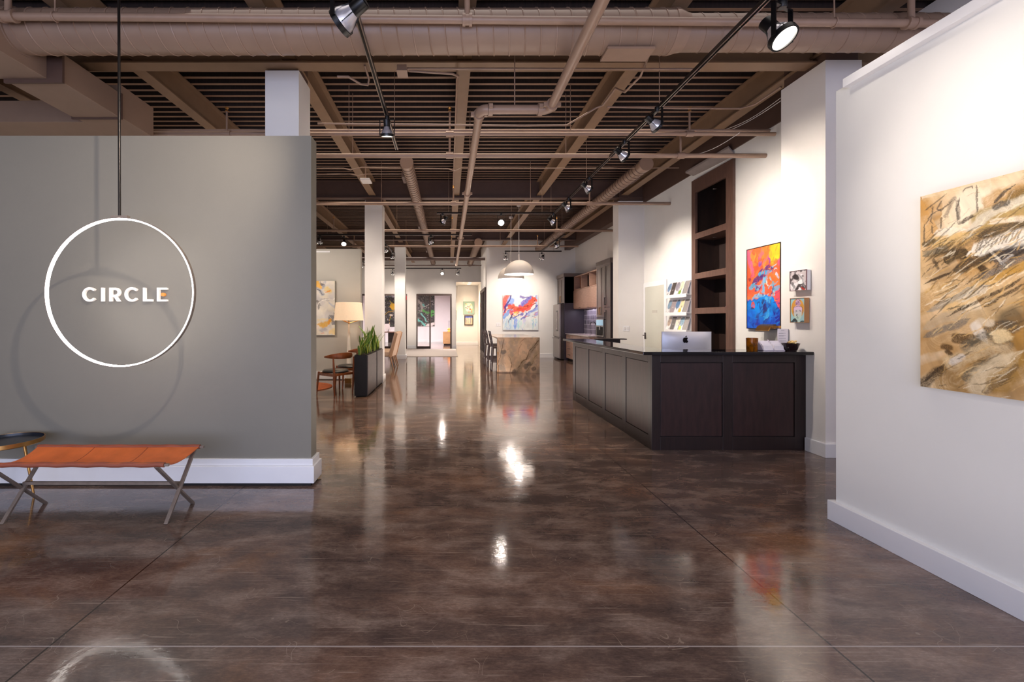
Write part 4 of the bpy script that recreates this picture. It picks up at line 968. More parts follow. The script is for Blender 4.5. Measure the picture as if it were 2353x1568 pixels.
# ------------------------------------------------------------------ dark bookcase and brochure rack on the right wall
def build_bookcase():
    X = 4.30; ya, yb = 6.545, 7.655
    t = thing('bookcase', 'tall dark brown built-in bookcase on the right wall', 'bookcase', (4.31, (ya + yb) / 2, 0))
    e = .165
    MB().box(X + .02, X + .40, ya + .001, ya + .04, 0, 3.83).box(X + .02, X + .40, yb - .04, yb - .001, 0, 3.83).build('side_panel', M['shelfin'], t)
    f = MB().box(X - .022, X + .02, ya, ya + e, 0, 3.83).box(X - .022, X + .02, yb - .115, yb, 0, 3.83)
    f.box(X - .022, X + .02, ya + e, yb - .115, 3.60, 3.83).build('face_frame', M['shelfwood'], t, bevel=.002)
    hs = [(.88, .96), (1.395, 1.495), (2.03, 2.13), (2.735, 2.84)]
    hs = [(.72, .80), (1.50, 1.60), (2.10, 2.20), (2.79, 2.89)]
    for a, b_ in hs: MB().box(X - .0215, X + .38, ya + .02, yb - .02, a, b_).build('shelf', M['shelfwood'], t, bevel=.002)
    MB().box(X + .36, X + .40, ya, yb, 0, 3.83).build('back_panel', M['shelfin'], t)
    for z in (3.595, 2.785):
        for yy in (6.85, 7.3): MB().lathe([(.025, -.006), (.03, 0)], (X + .17, yy, z), 14).build('puck_light', M['steel'], t)
    # cut recess: prints leaning in the cubbies
    for nm, lb, m_, z0, z1 in (('leaning_print', 'mint green print leaning in the upper bookcase cubby', 'mintpaper', 2.20, 2.63), ('leaning_print', 'pink print leaning in the middle bookcase cubby', 'pinkpaper', 1.60, 2.0), ('leaning_print', 'pale green print leaning in the lowest visible bookcase cubby', 'palegreen', .80, 1.40)):
        r = thing(nm, lb, 'print', (X + .06, ya + .16, z0)); h = z1 - z0
        MB().hexa([(X + .03, ya + .25, z0), (X + .28, ya + .25, z0), (X + .28, ya + .24, z0), (X + .03, ya + .24, z0), (X + .03, ya + .14, z1), (X + .28, ya + .14, z1), (X + .28, ya + .13, z1), (X + .03, ya + .13, z1)]).build('sheet', M[m_], r)
        b = MB()
        for k in range(2):
            zc_ = z0 + h * (.3 + .35 * k); yy = ya + .25 - .11 * (zc_ - z0) / h + .002
            pts = [(X + .055 + .022 * math.cos(a), yy - .11 * .022 * math.sin(a) / h, zc_ + .03 * math.sin(a)) for a in [2 * math.pi * q / 14 for q in range(14)]]
            b.tube(pts, .005, 5, closed=True)
        b.build('print_figure', M['logo'], r)
    # brochure rack
    ya, yb = 7.67, 8.45
    zs = [1.205, 1.525, 1.855]
    t = thing('brochure_rack', 'white three-ledge brochure rack between the bookcase and frosted door', 'rack', (4.32, 8.2, 1.2))
    MB().box(4.305, 4.32, ya, yb, 1.16, 2.12).build('back_board', M['trimw'], t)
    for k, z in enumerate(zs):
        MB().box(4.20, 4.306, ya, yb, z - .012, z).box(4.193, 4.203, ya, yb, z - .05, z + .012).build('ledge', M['trimw'], t)
    cols = [['#6f8db0', '#4a4440', '#8a8490', '#d8d2b4', '#9a948e'], ['#7390a8', '#8e8382', '#4f6f96', '#dccfa4', '#8d8884'], ['#b39a86', '#57504c', '#d9d3c0', '#7fa0b4', '#a09a96']]
    tops = ['with blue sky photo', 'with plain dark cover', 'with grey building photo', 'with green and white cover', 'seen almost edge on']
    lv = ['bottom', 'middle', 'top']
    words = [['showing a sunlit tan house photo', 'with plain charcoal cover', 'with pale cover and lime corner', 'showing a lake photo', 'with grey cover nearest the bookcase'],
             ['showing a green garden photo', 'with plain mauve grey cover', 'showing a narrow blue sky photo', 'with yellow and white cover', 'with grey cover nearest the bookcase'],
             ['showing a street under blue sky', 'with plain dark brown cover', 'showing a grey city photo', 'with white cover and lime patch', 'with grey cover nearest the bookcase']]
    random.seed(11)
    for k, z in enumerate(zs):
        for q in range(5):
            yc = yb - .08 - q * .150; w = .132; h = .245
            key = (2 - k)
            C_ = Canvas(22, 34, ['#e9e4e2', '#4a423e', '#e6dfe0', '#ece8e2', '#8f8a88'][q] if not (q == 1 and k == 1) else '#94888a', seed=30 + k * 5 + q)
            if q != 1 and q != 4:
                C_.blob(.5, .34, .5, .34, cols[key][q], 1, 0, .12, .2, 5); C_.wash('#3b3f45', .55, .7, 6, 6, 0, .7)
                if q == 3: C_.blob(.3, .8, .35, .16, ['#b8cc3a', '#d8b43a', '#7a9a3a'][k if k < 3 else 0], 1, 0, .2)
            elif q == 1: C_.stroke([(.3, .55), (.7, .55)], .02, '#d8d2d0', .9, 0, .1).stroke([(.35, .62), (.65, .62)], .012, '#d8d2d0', .8, 0, .1)
            r = thing('brochure', lv[k] + ' ledge brochure ' + words[key][q], 'brochure', (4.22, yc, z), 'brochures on the %s ledge' % lv[k])
            o = Vector((4.285, yc + w / 2, z + h)); du = Vector((0, -w, 0)); dv = Vector((-.075, 0, -h)); n_ = Vector((-.95, 0, .29))
            bb = MB(); qd = [o, o + du, o + du + dv, o + dv]; bb.hexa([p + Vector((.012, 0, 0)) for p in qd] + [p + Vector((.001, 0, 0)) for p in qd]); bb.build('pages', M['paper'], r)
            C_.face('cover', o, du, dv, M.setdefault('cover', None) or M.__setitem__('cover', attr_mat('brochure_cover', .3, .5)) or M['cover'], r)
# ------------------------------------------------------------------ lounge at left, mid distance
def build_lounge():
    cx, cy = at(801.5, 0, 9.62)[0], 9.62
    t = thing('floor_lamp', 'cream floor lamp with wide drum shade before the sage wall', 'floor lamp', (cx, cy, 0))
    MB().box(cx - .075, cx + .065, cy - .07, cy + .07, 0, .11).build('base_block', M['brass'], t, bevel=.004)
    MB().lathe([(.062, .11), (.058, .13), (.034, .9), (.016, 1.28), (.012, 1.30)], (cx, cy, 0), 24).build('stem', M['lampwhite'], t, smooth=40)
    b = MB().tube([(cx, cy, 1.29), (cx, cy, 1.40)], .012, 8)
    for a in (20, 140, 260):
        a = math.radians(a); b.tube([(cx, cy, 1.32), (cx + .26 * math.cos(a), cy + .26 * math.sin(a), 1.395)], .009, 6)
    b.build('shade_bracket', M['brass'], t)
    MB().lathe([(.325, 1.385), (.322, 1.387), (.285, 1.775), (.28, 1.777), (.275, 1.775), (.315, 1.39)], (cx, cy, 0), 40, False).build('lamp_shade', M['shade'], t, smooth=40)
    point((cx, cy, 1.55), 3, .08, '#ffe6c8')
    # round rug under the coffee spot
    t = MB().lathe([(0, 0), (.63, 0), (.635, .01), (.62, .02), (0, .02)], (-3.05, 9.0, 0), 64, False).build('round_rug', M['rust'], smooth=30)
    tag(t, 'round rust orange rug beside the nearest brown wooden chair', 'rug')
    # elbow chair, built facing +Y at the origin
    def elbow_chair(label):
        r = thing('armchair', label, 'chair', (0, 0, 0), 'brown wooden chairs with black seats')
        MB().lathe([(.0, .405), (.20, .405), (.235, .415), (.245, .435), (.22, .458), (.0, .468)], (0, .02, 0), 36, False).build('seat_pad', M['blackleather'], r, smooth=60)
        for sx in (-1, 1):
            MB().tube([(sx * .21, -.22, 0), (sx * .222, -.225, .25), (sx * .225, -.23, .43), (sx * .235, -.22, .70)], [.013, .020, .023, .014], 10).build('leg', M['teak'], r, smooth=60)
            MB().tube([(sx * .265, .24, 0), (sx * .25, .225, .25), (sx * .235, .21, .425)], [.013, .019, .021], 10).build('leg', M['teak'], r, smooth=60)
            MB().bar((sx * .228, -.22, .385), (sx * .238, .21, .385), .02, .05).build('side_rail', M['teak'], r, bevel=.004)
        MB().bar((-.225, -.225, .39), (.225, -.225, .39), .02, .045).bar((-.235, .21, .39), (.235, .21, .39), .02, .045).build('cross_rail', M['teak'], r, bevel=.004)
        n = 28; vs = []; fs = []
        for i in range(n + 1):
            u = i / n * 2 - 1; a = u * 1.28; R = .315
            x, y = R * math.sin(a), .04 - R * math.cos(a) * .98
            hh = .012 + .048 * (1 - abs(u) ** 2.2); th = .011 + .006 * (1 - abs(u)); z = .735 - .018 * u * u
            nx, ny = math.sin(a), -math.cos(a)
            for q in range(10):
                f = 2 * math.pi * q / 10; vs.append((x + nx * th * math.cos(f), y + ny * th * math.cos(f), z + hh * math.sin(f)))
        for i in range(n):
            for q in range(10): fs.append((i*10 + q, i*10 + (q+1) % 10, (i+1)*10 + (q+1) % 10, (i+1)*10 + q))
        fs.append(tuple(range(10))[::-1]); fs.append(tuple(n*10 + q for q in range(10)))
        MB().add(vs, fs).build('back_rail', M['teak'], r, smooth=60)
        return r
    a = elbow_chair('nearest brown wooden chair with curved back rail and black seat'); a.location = (at(772, 0, 8.2)[0], 8.22, 0); a.rotation_euler = (0, 0, math.radians(52))
    c = copy_tree(a); c['label'] = 'brown wooden chair half hidden behind the dark planter'; c.location = (at(803, 0, 9.05)[0], 9.12, 0); c.rotation_euler = (0, 0, math.radians(120))
    # planters
    x0, x1 = -1.70, -1.452; proto = None
    for k, (ya, yb, lb) in enumerate(((7.87, 8.83, 'nearer tall charcoal planter box with grey right side'), (8.90, 9.70, 'farther planter box touching behind the nearer one'))):
        t = thing('planter', lb, 'planter', ((x0 + x1) / 2, (ya + yb) / 2, 0), 'planter boxes in a row')
        MB().box(x0, x1 - .014, ya, yb, .02, .755).build('planter_box', M['plantbox'], t, bevel=.003)
        MB().box(x0 + .03, x1 - .03, ya + .02, yb - .02, 0, .02).build('plinth', M['gap'], t)
        MB().box(x1 - .014, x1, ya + .012, yb - .03, .035, .752).build('side_panel', M['plantside'], t)  # right side greyer than the rest of the box
        MB().box(x0 + .015, x1 - .025, ya + .015, yb - .015, .745, .765).build('soil', M['soil'], t)
    random.seed(21)
    places = [(8.05, 'snake plant at the near end of the planters', .30), (8.45, 'snake plant second from the near end of the planters', .36), (9.0, 'tall snake plant in the middle of the far planter', .46), (9.45, 'snake plant at the far end leaning right', .34)]
    for yy, lb, H in places:
        t = thing('snake_plant', lb, 'plant', (-1.59, yy, .76), 'snake plants in the planters')
        for part, w_in, w_out, mm in (('foliage', 0, .74, 'leafg'), ('leaf_margins', .74, 1., 'leafy')):
            rr = random.Random(int(yy * 100)); b = MB()
            for k in range(14):
                bx, by = -1.575 + rr.uniform(-.085, .075), yy + rr.uniform(-.19, .19); az = rr.uniform(0, 6.28); lean = rr.uniform(.08, .62); h = H * rr.uniform(.6, 1.2); wd = rr.uniform(.026, .042); tw = rr.uniform(-1, 1)
                dx, dy = math.cos(az), math.sin(az) * .6 + .15; n = 9; P = []
                for i in range(n + 1):
                    s = i / n; c_ = Vector((bx + dx * lean * h * s ** 1.6, by + dy * lean * h * s ** 1.6, .76 + h * s))
                    w = wd * (.55 + .9 * s) * (1 - s ** 3) if s < 1 else 0; ang = az + 1.57 + tw * s
                    P.append((c_, Vector((math.cos(ang), math.sin(ang), 0)), Vector((-math.sin(ang), math.cos(ang), 0)), w))
                for sg in (-1, 1):
                    vs = []
                    for c_, u_, nn, w in P:
                        for f in (w_in, w_out): vs.append(c_ + u_ * sg * w * f + nn * (w * f) ** 2 * 12)
                    b.add(vs, [(2*i, 2*i + 1, 2*i + 3, 2*i + 2) for i in range(n)])
            b.build(part, M[mm], t, smooth=60)
    # beige high-back chairs, built facing -X at the origin (back toward +X)
    def high_chair(label):
        r = thing('upholstered_chair', label, 'chair', (0, 0, 0), 'beige high-back chairs')
        MB().box(-.25, .22, -.25, .25, .36, .50).build('seat', M['beige'], r, bevel=.03)
        MB().prism([(.16, .40), (.25, .36), (.41, 1.02), (.385, 1.06), (.33, 1.04)], lambda u, v, e: (u, e, v), -.255, .255).build('backrest', M['beige'], r, bevel=.015)
        for s_ in (-1, 1):
            MB().prism([(.17, .36), (.262, .34), (.43, 1.0), (.40, 1.03)], lambda u, v, e: (u, e, v), s_ * .262 - .008, s_ * .262 + .008).build('back_frame', M['beige2'], r)
            MB().tube([(-.21, s_ * .21, .37), (-.24, s_ * .22, 0)], [.022, .013], 8).build('leg', M['paleoak'], r, smooth=60)
            MB().tube([(.20, s_ * .22, .37), (.30, s_ * .235, 0)], [.024, .013], 8).build('leg', M['paleoak'], r, smooth=60)
        return r
    a = high_chair('beige high-back chair just beyond the planters, nearer of the pair'); a.location = (at(885, 0, 12.5)[0], 12.55, 0); a.rotation_euler = (0, 0, math.radians(-8))
    c = copy_tree(a); c['label'] = 'beige high-back chair farther behind the planters'; c.location = (at(889, 0, 13.3)[0], 13.35, 0); c.rotation_euler = (0, 0, math.radians(-4))

# ------------------------------------------------------------------ kitchen
def shaker(parent, X, ya, yb, za, zb, m, name='door', t=.022, st=.06):
    b = MB().box(X, X + t, ya, ya + st, za, zb).box(X, X + t, yb - st, yb, za, zb).box(X, X + t, ya + st, yb - st, za, za + st).box(X, X + t, ya + st, yb - st, zb - st, zb)
    b.box(X + .012, X + t, ya + st, yb - st, za + st, zb - st)
    return b.build(name, m, parent)
def pull(parent, X, y, z, ln, vertical, m, name='handle'):
    b = MB()
    if vertical: b.box(X - .035, X - .023, y - .006, y + .006, z - ln / 2, z + ln / 2).box(X - .03, X, y - .006, y + .006, z - ln / 2, z - ln / 2 + .012).box(X - .03, X, y - .006, y + .006, z + ln / 2 - .012, z + ln / 2)
    else: b.box(X - .035, X - .023, y - ln / 2, y + ln / 2, z - .006, z + .006).box(X - .03, X, y - ln / 2, y - ln / 2 + .012, z - .006, z + .006).box(X - .03, X, y + ln / 2 - .012, y + ln / 2, z - .006, z + .006)
    return b.build(name, m, parent)
def build_kitchen():
    XW = 4.685
    # tall dark cabinet nearest
    X = 4.25; ya, ym, yb = 11.40, 11.83, 12.48
    t = thing('tall_cabinet', 'tall dark cabinet nearest in the kitchen, with coffee machine in it', 'cabinet', (X, (ya + yb) / 2, 0))
    MB().box(X + .022, XW, ya, yb, .08, 2.93).build('carcass', M['plum'], t)
    MB().box(X - .02, XW, ya - .02, yb, 2.90, 3.03).build('crown', M['taupe'], t, bevel=.01)
    MB().box(X + .06, XW, ya + .02, yb, 0, .08).build('plinth', M['gap'], t)
    for (a, b_, z0, z1, hy) in ((ya + .01, ym - .004, 1.74, 2.90, ym - .06), (ya + .01, ym - .004, .10, 1.72, ym - .06), (ym + .004, ym + .323, 1.48, 2.90, ym + .28), (ym + .329, yb - .004, 1.48, 2.90, ym + .37)):
        dr = shaker(t, X, a, b_, z0, z1, M['taupe']); pull(dr, X, hy, z0 + .16 if z0 > 1 else 1.5, .2, True, M['brass'] if z0 < 1.6 and z0 > 1 else M['black'])
    MB().box(X, X + .02, ym + .004, yb - .004, .10, .90).build('lower_door', M['taupe'], t)
    cm = MB().box(X - .02, X + .1, ym + .03, yb - .03, .93, 1.42).build('coffee_machine', M['steel'], t, label='built-in stainless coffee machine')
    MB().box(X - .026, X - .019, ym + .06, yb - .06, 1.24, 1.40).build('display_panel', M['screen'], cm)
    MB().box(X - .024, X - .019, ym + .07, yb - .07, .96, 1.20).build('dispense_bay', M['gap'], cm)
    MB().box(X - .05, X - .02, ym + .22, ym + .30, 1.12, 1.22).build('spout', M['steel'], cm)
    # wall units
    X = 4.33; ya, yb = 12.48, 15.0
    t = thing('wall_cabinet', 'rosy wood wall cabinet with open cubbies above the counter', 'cabinet', (XW, (ya + yb) / 2, 1.76))
    b = MB().box(X, XW, ya, yb, 2.84, 2.88).box(X, XW, ya, yb, 2.40, 2.43).box(X, XW, ya, yb, 1.76, 1.79).box(XW - .02, XW, ya, yb, 1.76, 2.88)
    dv = [12.48, 12.55, 13.30, 14.07, 14.93]
    for y in (12.48, 13.33, 14.16, 14.95): b.box(X, XW - .02, y, y + .045, 1.76, 2.88)
    b.build('carcass', M['lightwood'], t)
    for a, b_ in ((12.53, 13.33), (13.375, 14.16), (14.205, 14.95)):
        MB().box(X + .2, X + .212, a, b_, 2.43, 2.84).build('cubby_back', M['warmwood'] if a > 14 else M['shelfin'], t)
        dr = MB().box(X - .02, X, a - .03, b_ + .03, 1.78, 2.39).build('door', M['lightwood'], t)
        MB().box(X - .03, X - .02, a + .0, a + .12, 1.785, 1.80).build('handle', M['black'], dr)
    # base units and counter
    X = 4.06
    t = thing('base_cabinet', 'low rosy wood kitchen cabinet with drawers beside the fridge', 'cabinet', (X, 13.7, 0))
    MB().box(X + .02, XW, 12.48, 15.0, .09, .90).build('carcass', M['lightwood'], t)
    MB().box(X + .07, XW, 12.48, 15.0, 0, .09).build('plinth', M['gap'], t)
    for k, (z0, z1) in enumerate(((.70, .885), (.50, .69), (.30, .49), (.10, .29))):
        dr = MB().box(X, X + .02, 14.25, 14.97, z0, z1).build('drawer', M['lightwood'], t); pull(dr, X, 14.6, (z0 + z1) / 2 + .03, .25, False, M['black'])
    for a, b_ in ((13.4, 14.23), (12.5, 13.38)):
        dr = shaker(t, X, a, b_, .10, .69, M['lightwood']); pull(dr, X, a + .1, .55, .18, True, M['black'])
        MB().box(X, X + .02, a, b_, .70, .885).build('drawer', M['lightwood'], t)
    tag(MB().box(X - .03, XW, 12.49, 14.99, .90, .935).build('worktop', M['quartz'], bevel=.004), 'pale grey worktop along the kitchen wall', 'worktop')
    tag(MB().box(XW - .012, XW - .001, 12.49, 14.99, .936, 1.76).build('backsplash', M['tile']), 'dark plum tile backsplash with pale grout above the worktop', 'backsplash')
    fx, fy = 4.52, 13.3
    t = thing('faucet', 'black gooseneck faucet on the kitchen worktop', 'faucet', (fx, fy, .935))
    MB().tube([(fx, fy, .935), (fx, fy, 1.22), (fx - .03, fy, 1.30), (fx - .10, fy, 1.335), (fx - .17, fy, 1.30), (fx - .19, fy, 1.22)], .014, 10).build('spout', M['black'], t, smooth=60)
    MB().tube([(fx, fy - .02, .98), (fx, fy - .1, 1.04)], .008, 8).build('lever', M['black'], t)
    # fridge tower
    X = 4.0; ya, yb = 15.0, 15.95
    t = thing('fridge_tower', 'dark plum cabinet tower standing over the fridge', 'cabinet', (X, 15.5, 0))
    MB().box(X, XW, ya, ya + .03, 0, 2.93).box(X, XW, yb - .03, yb, 0, 2.93).box(X + .02, XW, ya, yb, 1.98, 2.93).build('carcass', M['plum'], t)
    MB().box(X - .03, XW, ya - .03, yb, 2.88, 3.0).build('crown', M['taupe'], t, bevel=.01)
    for a, b_, hy in ((15.03, 15.47, 15.42), (15.475, 15.92, 15.53)):
        dr = shaker(t, X, a, b_, 1.98, 2.87, M['taupe']); pull(dr, X, hy, 2.12, .22, True, M['brass'])
    X = 3.84
    t = thing('fridge', 'stainless steel fridge with recessed handle at the kitchen end', 'fridge', (X, 15.5, 0))
    MB().box(X + .05, XW - .05, 15.035, 15.915, .03, 1.95).build('body', M['steeldk'], t)
    dr = MB().box(X, X + .05, 15.035, 15.915, .80, 1.94).build('upper_door', M['steel'], t, bevel=.008)
    MB().box(X - .004, X + .001, 15.22, 15.50, 1.0, 1.72).build('handle_recess', M['steeldk'], dr); MB().box(X - .006, X - .003, 15.30, 15.42, 1.05, 1.67).build('handle_strip', M['quartz'], dr)
    dr = MB().box(X, X + .05, 15.035, 15.915, .06, .78).build('lower_drawer', M['steel'], t, bevel=.008)
    MB().box(X - .05, X - .035, 15.06, 15.9, .735, .75).box(X - .04, X, 15.1, 15.13, .735, .75).box(X - .04, X, 15.82, 15.85, .735, .75).build('handle', M['steel'], dr)
    # island with stone waterfall end
    t = thing('kitchen_island', 'kitchen island with brown veined stone waterfall end', 'kitchen island', (1.85, 12.6, 0))
    MB().box(1.285, 2.41, 11.46, 11.50, 0, .895).box(1.285, 2.41, 11.46, 13.95, .895, .932).build('stone_top', M['stone'], t, bevel=.002)
    C = Canvas(210, 170, '#b79c7e', 31); r = .75
    C.wash('#dab694', .45, .65, 2.5, 1.6, -.5).wash('#94836f', .52, .7, 3, 2, -.6, .8).wash('#d6b292', .55, .75, 4, 1.5, -.3, .7).wash('#a39280', .5, .62, 9, 7, 0, .5)
    for q, w_, c_, a_ in (([(.25, .0), (.2, .25), (.27, 1)], .10, '#d9b08a', .8), ([(.62, 0), (.5, .3), (.42, .6), (.36, 1)], .09, '#cfa98a', .7), ([(1, .05), (.75, .45), (.62, .7), (.45, 1)], .08, '#857560', .8), ([(1, .3), (.8, .7), (.7, 1)], .06, '#a8916f', .7), ([(.12, .45), (.1, .8), (.2, 1)], .08, '#8d7d6a', .7), ([(.45, .55), (.35, .8)], .07, '#a58a72', .7)):
        C.stroke(q, w_, c_, a_, .5, .7, soft=.8, warp=.03)
    for q, w_ in (([(.19, 0), (.17, .12), (.1, .35), (.02, .75), (.03, 1)], .012), ([(.29, .55), (.34, .75), (.30, 1)], .010), ([(1, .02), (.87, .25), (.74, .45), (.70, .6), (.58, .7), (.48, .9)], .014), ([(.68, 0), (.56, .15), (.48, .4), (.5, .5)], .006), ([(1, .42), (.86, .6), (.72, .9), (.66, 1)], .006), ([(.98, .15), (.9, .3), (.8, .5)], .006)):
        C.stroke(q, w_, '#5a4023', .85, .4, .5, (.05, .1), warp=.03)
    for q in ((.14, .42), (.85, .88), (.75, .75), (.68, .82), (.4, .97)): C.blob(q[0], q[1], .05, .07, '#5f564d', .7, 1, .6, .5)
    C.stroke([(.03, .4), (.02, 1)], .02, '#a86f30', .8, .4, .6).lines(60, (0, 0, 1, 1), -1.0, .1, .003, ['#6e5a40', '#d8b890'], .5, .3)
    C.face('waterfall_slab', (1.286, 11.4585, .930), (1.123, 0, 0), (0, 0, -.93), attr_mat('polished_veined_stone', .12, .5), t)
    MB().box(1.62, 2.38, 11.5, 13.9, 0, .895).build('cabinet_body', M['wood'], t)
    def stool(label):
        r = thing('bar_stool', label, 'stool', (0, 0, 0), 'dark wood stools along the island')   # faces +X
        MB().box(-.19, .20, -.20, .20, .615, .655).build('seat', M['chair_dark'], r, bevel=.012)
        for s_ in (-1, 1):
            MB().bar((-.215, s_ * .19, 0), (-.175, s_ * .185, .64), .034, .034).bar((-.175, s_ * .185, .63), (-.265, s_ * .185, 1.09), .03, .034).build('leg', M['chair_dark'], r, bevel=.004)
            MB().bar((.20, s_ * .19, 0), (.175, s_ * .18, .62), .032, .032).build('leg', M['chair_dark'], r, bevel=.004)
            MB().bar((-.20, s_ * .188, .25), (.188, s_ * .186, .25), .018, .03).build('stretcher', M['chair_dark'], r)
        MB().bar((-.20, -.19, .21), (-.20, .19, .21), .018, .03).bar((.19, -.19, .18), (.19, .19, .18), .018, .03).build('foot_rail', M['chair_dark'], r)
        for z in (.82, .93, 1.05): MB().bar((-.21 - (z - .82) * .2, -.185, z), (-.21 - (z - .82) * .2, .185, z), .014, .06 if z > 1 else .035).build('back_slat', M['chair_dark'], r, bevel=.004)
        return r
    a = stool('nearest dark wood bar stool pushed under the island'); a.location = (1.40, 12.02, 0)
    for k, (y, lb) in enumerate(((12.80, 'middle dark wood bar stool along the island'), (13.55, 'farthest dark wood bar stool along the island'))):
        c = copy_tree(a); c.location = (1.40 - .03 * (k + 1), y, 0); c['label'] = lb
    # dome pendants
    def dome(Y, px, lb):
        x = at(px, 0, Y)[0]; zr = 2.61; R = .39
        r = thing('dome_pendant', lb, 'pendant light', (x, Y, zr), 'grey dome pendants over the island')
        pr = [(R * math.cos(a), R * .98 * math.sin(a)) for a in [math.pi / 2 * k / 14 for k in range(15)]]; pr[-1] = (.02, R * .98)
        MB().lathe(pr, (x, Y, zr), 48, False).build('dome_shade', M['domeout'], r, smooth=60)
        MB().lathe([(max(.001, p[0] - .012), p[1] - .008 if k else .002) for k, p in enumerate(pr)], (x, Y, zr), 48, False).build('dome_inside', M['domein'], r, smooth=60, label='white glowing inside of the dome')
        MB().lathe([(.022, R * .97), (.022, R * .97 + .14), (.008, R * .97 + .15)], (x, Y, zr), 16).build('cap', M['whitecord'], r, smooth=40)
        MB().tube([(x, Y, zr + R), (x, Y, DECK - .03)], .008, 8).build('cord', M['whitecord'], r)
        MB().lathe([(.0, -.045), (.06, -.045), (.062, -.0), (0, 0)], (x, Y, DECK - .002), 24, False).build('ceiling_canopy', M['whitecord'], r)
        MB().lathe([(0, -.05), (.03, -.045), (.05, 0), (.03, .045), (0, .05)], (x, Y, zr + .16), 16, False).build('bulb', M['bulb'], r, smooth=60)
        point((x, Y, zr + .08), 9, .06, '#fff6ee')
    dome(11.62, 1192.5, 'nearer grey dome pendant over the island'); dome(13.0, 1174, 'farther grey dome pendant behind the nearer one')
    # switch plates
    def plate(lb, P0, P1, n_, nrm='y'):
        t = thing('switch_plate', lb, 'switch', ((P0[0] + P1[0]) / 2, P0[1], P1[2]))
        MB().box(P0[0], P1[0], P0[1] - .008, P0[1], P1[2], P0[2]).build('plate', M['trimw'], t, bevel=.002)
        w = (P1[0] - P0[0]) / n_
        for k in range(n_): MB().box(P0[0] + w * (k + .3), P0[0] + w * (k + .7), P0[1] - .012, P0[1] - .008, P1[2] + .03, P0[2] - .03).build('rocker', M['whitecord'], t)
    plate('white switch plate left of the blue and red painting', at(1139.5, 742, 16.1), at(1150.5, 750.5, 16.1), 3)
    plate('white switch plate on the pillar by the frosted door', at(1432, 749, 9.60), at(1446, 761, 9.60), 2)

# ------------------------------------------------------------------ far office and hall
def build_far():
    t = thing('credenza', 'low brown wooden credenza inside the glass office at right', 'credenza', (0, 23.7, 0))
    x0, x1 = at(1018, 0, 23.5)[0], .19
    MB().box(x0, x1, 23.5, 25.0, .10, .70).build('carcass', M['oak'], t); MB().box(x0 + .04, x1, 23.56, 24.9, 0, .10).build('plinth', M['shelfin'], t)
    MB().box(x0 - .01, x1, 23.49, 25.01, .70, .72).build('top', M['oak'], t)
    t = thing('decor_object', 'small orange ornament on top of the office credenza', 'ornament', (.02, 23.75, .72))
    MB().lathe([(.07, 0), (.09, .05), (.05, .10), (.10, .16), (.02, .24), (0, .25)], (.04, 23.75, .72), 14).build('ornament_body', M['orange'], t, smooth=50)
    t = thing('desk', 'brown desk inside the office behind the farthest column', 'desk', at(898, 800, 23.2)); xa, xb = at(879, 0, 23)[0], at(925, 0, 23)[0]
    MB().box(xa, xb, 22.8, 23.6, .72, .76).build('desk_top', M['shelfwood'], t); MB().box(xa + .3, xb - .1, 22.95, 23.5, 0, .72).build('pedestal', M['shelfin'], t)
    MB().box(xa, xa + .06, 22.85, 23.55, 0, .72).build('leg', M['shelfin'], t)
    t = thing('monitor', 'grey monitor on the office desk', 'monitor', (at(892, 0, 23.2)[0], 23.2, .76)); mx = at(892, 0, 23.2)[0]
    MB().hexa([(mx - .12, 23.1, .82), (mx + .1, 23.35, .82), (mx + .1, 23.38, .82), (mx - .12, 23.13, .82), (mx - .18, 23.1, 1.18), (mx + .04, 23.35, 1.18), (mx + .04, 23.38, 1.18), (mx - .18, 23.13, 1.18)]).build('screen', M['greyboard'], t)
    MB().box(mx - .08, mx + .08, 23.15, 23.35, .76, .775).box(mx - .02, mx + .02, 23.24, 23.27, .77, .9).build('stand', M['steeldk'], t)
    p0, p1 = at(930.5, 680, 21.24), at(934.3, 690, 21.24)
    t = thing('wall_notice', 'small red notice beside the farthest column by the office glass', 'sign', (p0[0], 21.25, p1[2]))
    MB().box(p0[0], p1[0], 21.24, 21.26, p1[2], p0[2]).build('notice_plate', M['red'], t)
    for px, py, lb in ((1080, 650.5, 'right recessed downlight in the hall ceiling'), (1077, 655, 'farther recessed downlight in the hall ceiling')):
        Y = 1900 / (CY - py) if False else (22.4 if py < 652 else 23.4)
        x = at(px, 0, Y)[0]; t = thing('downlight', lb, 'downlight', (x, Y, 3.29))
        MB().lathe([(.075, 0), (.095, -.006), (.095, .004), (.075, .004)], (x, Y, 3.298), 24, False).build('trim_ring', M['trimw'], t)
        MB().lathe([(0, -.001), (.075, -.001)], (x, Y, 3.297), 20, False).build('lens', M['lens'], t)
    t = thing('wall_plaque', 'thin wooden plaque edge on the hall corner', 'plaque', (.37, 21.6, 1.5))
    MB().box(.38, .41, 21.9, 22.5, 1.37, 1.87).build('panel', M['oak'], t)
    for pw in ((-1.25, 'floor outlet on the office wall'),): pass
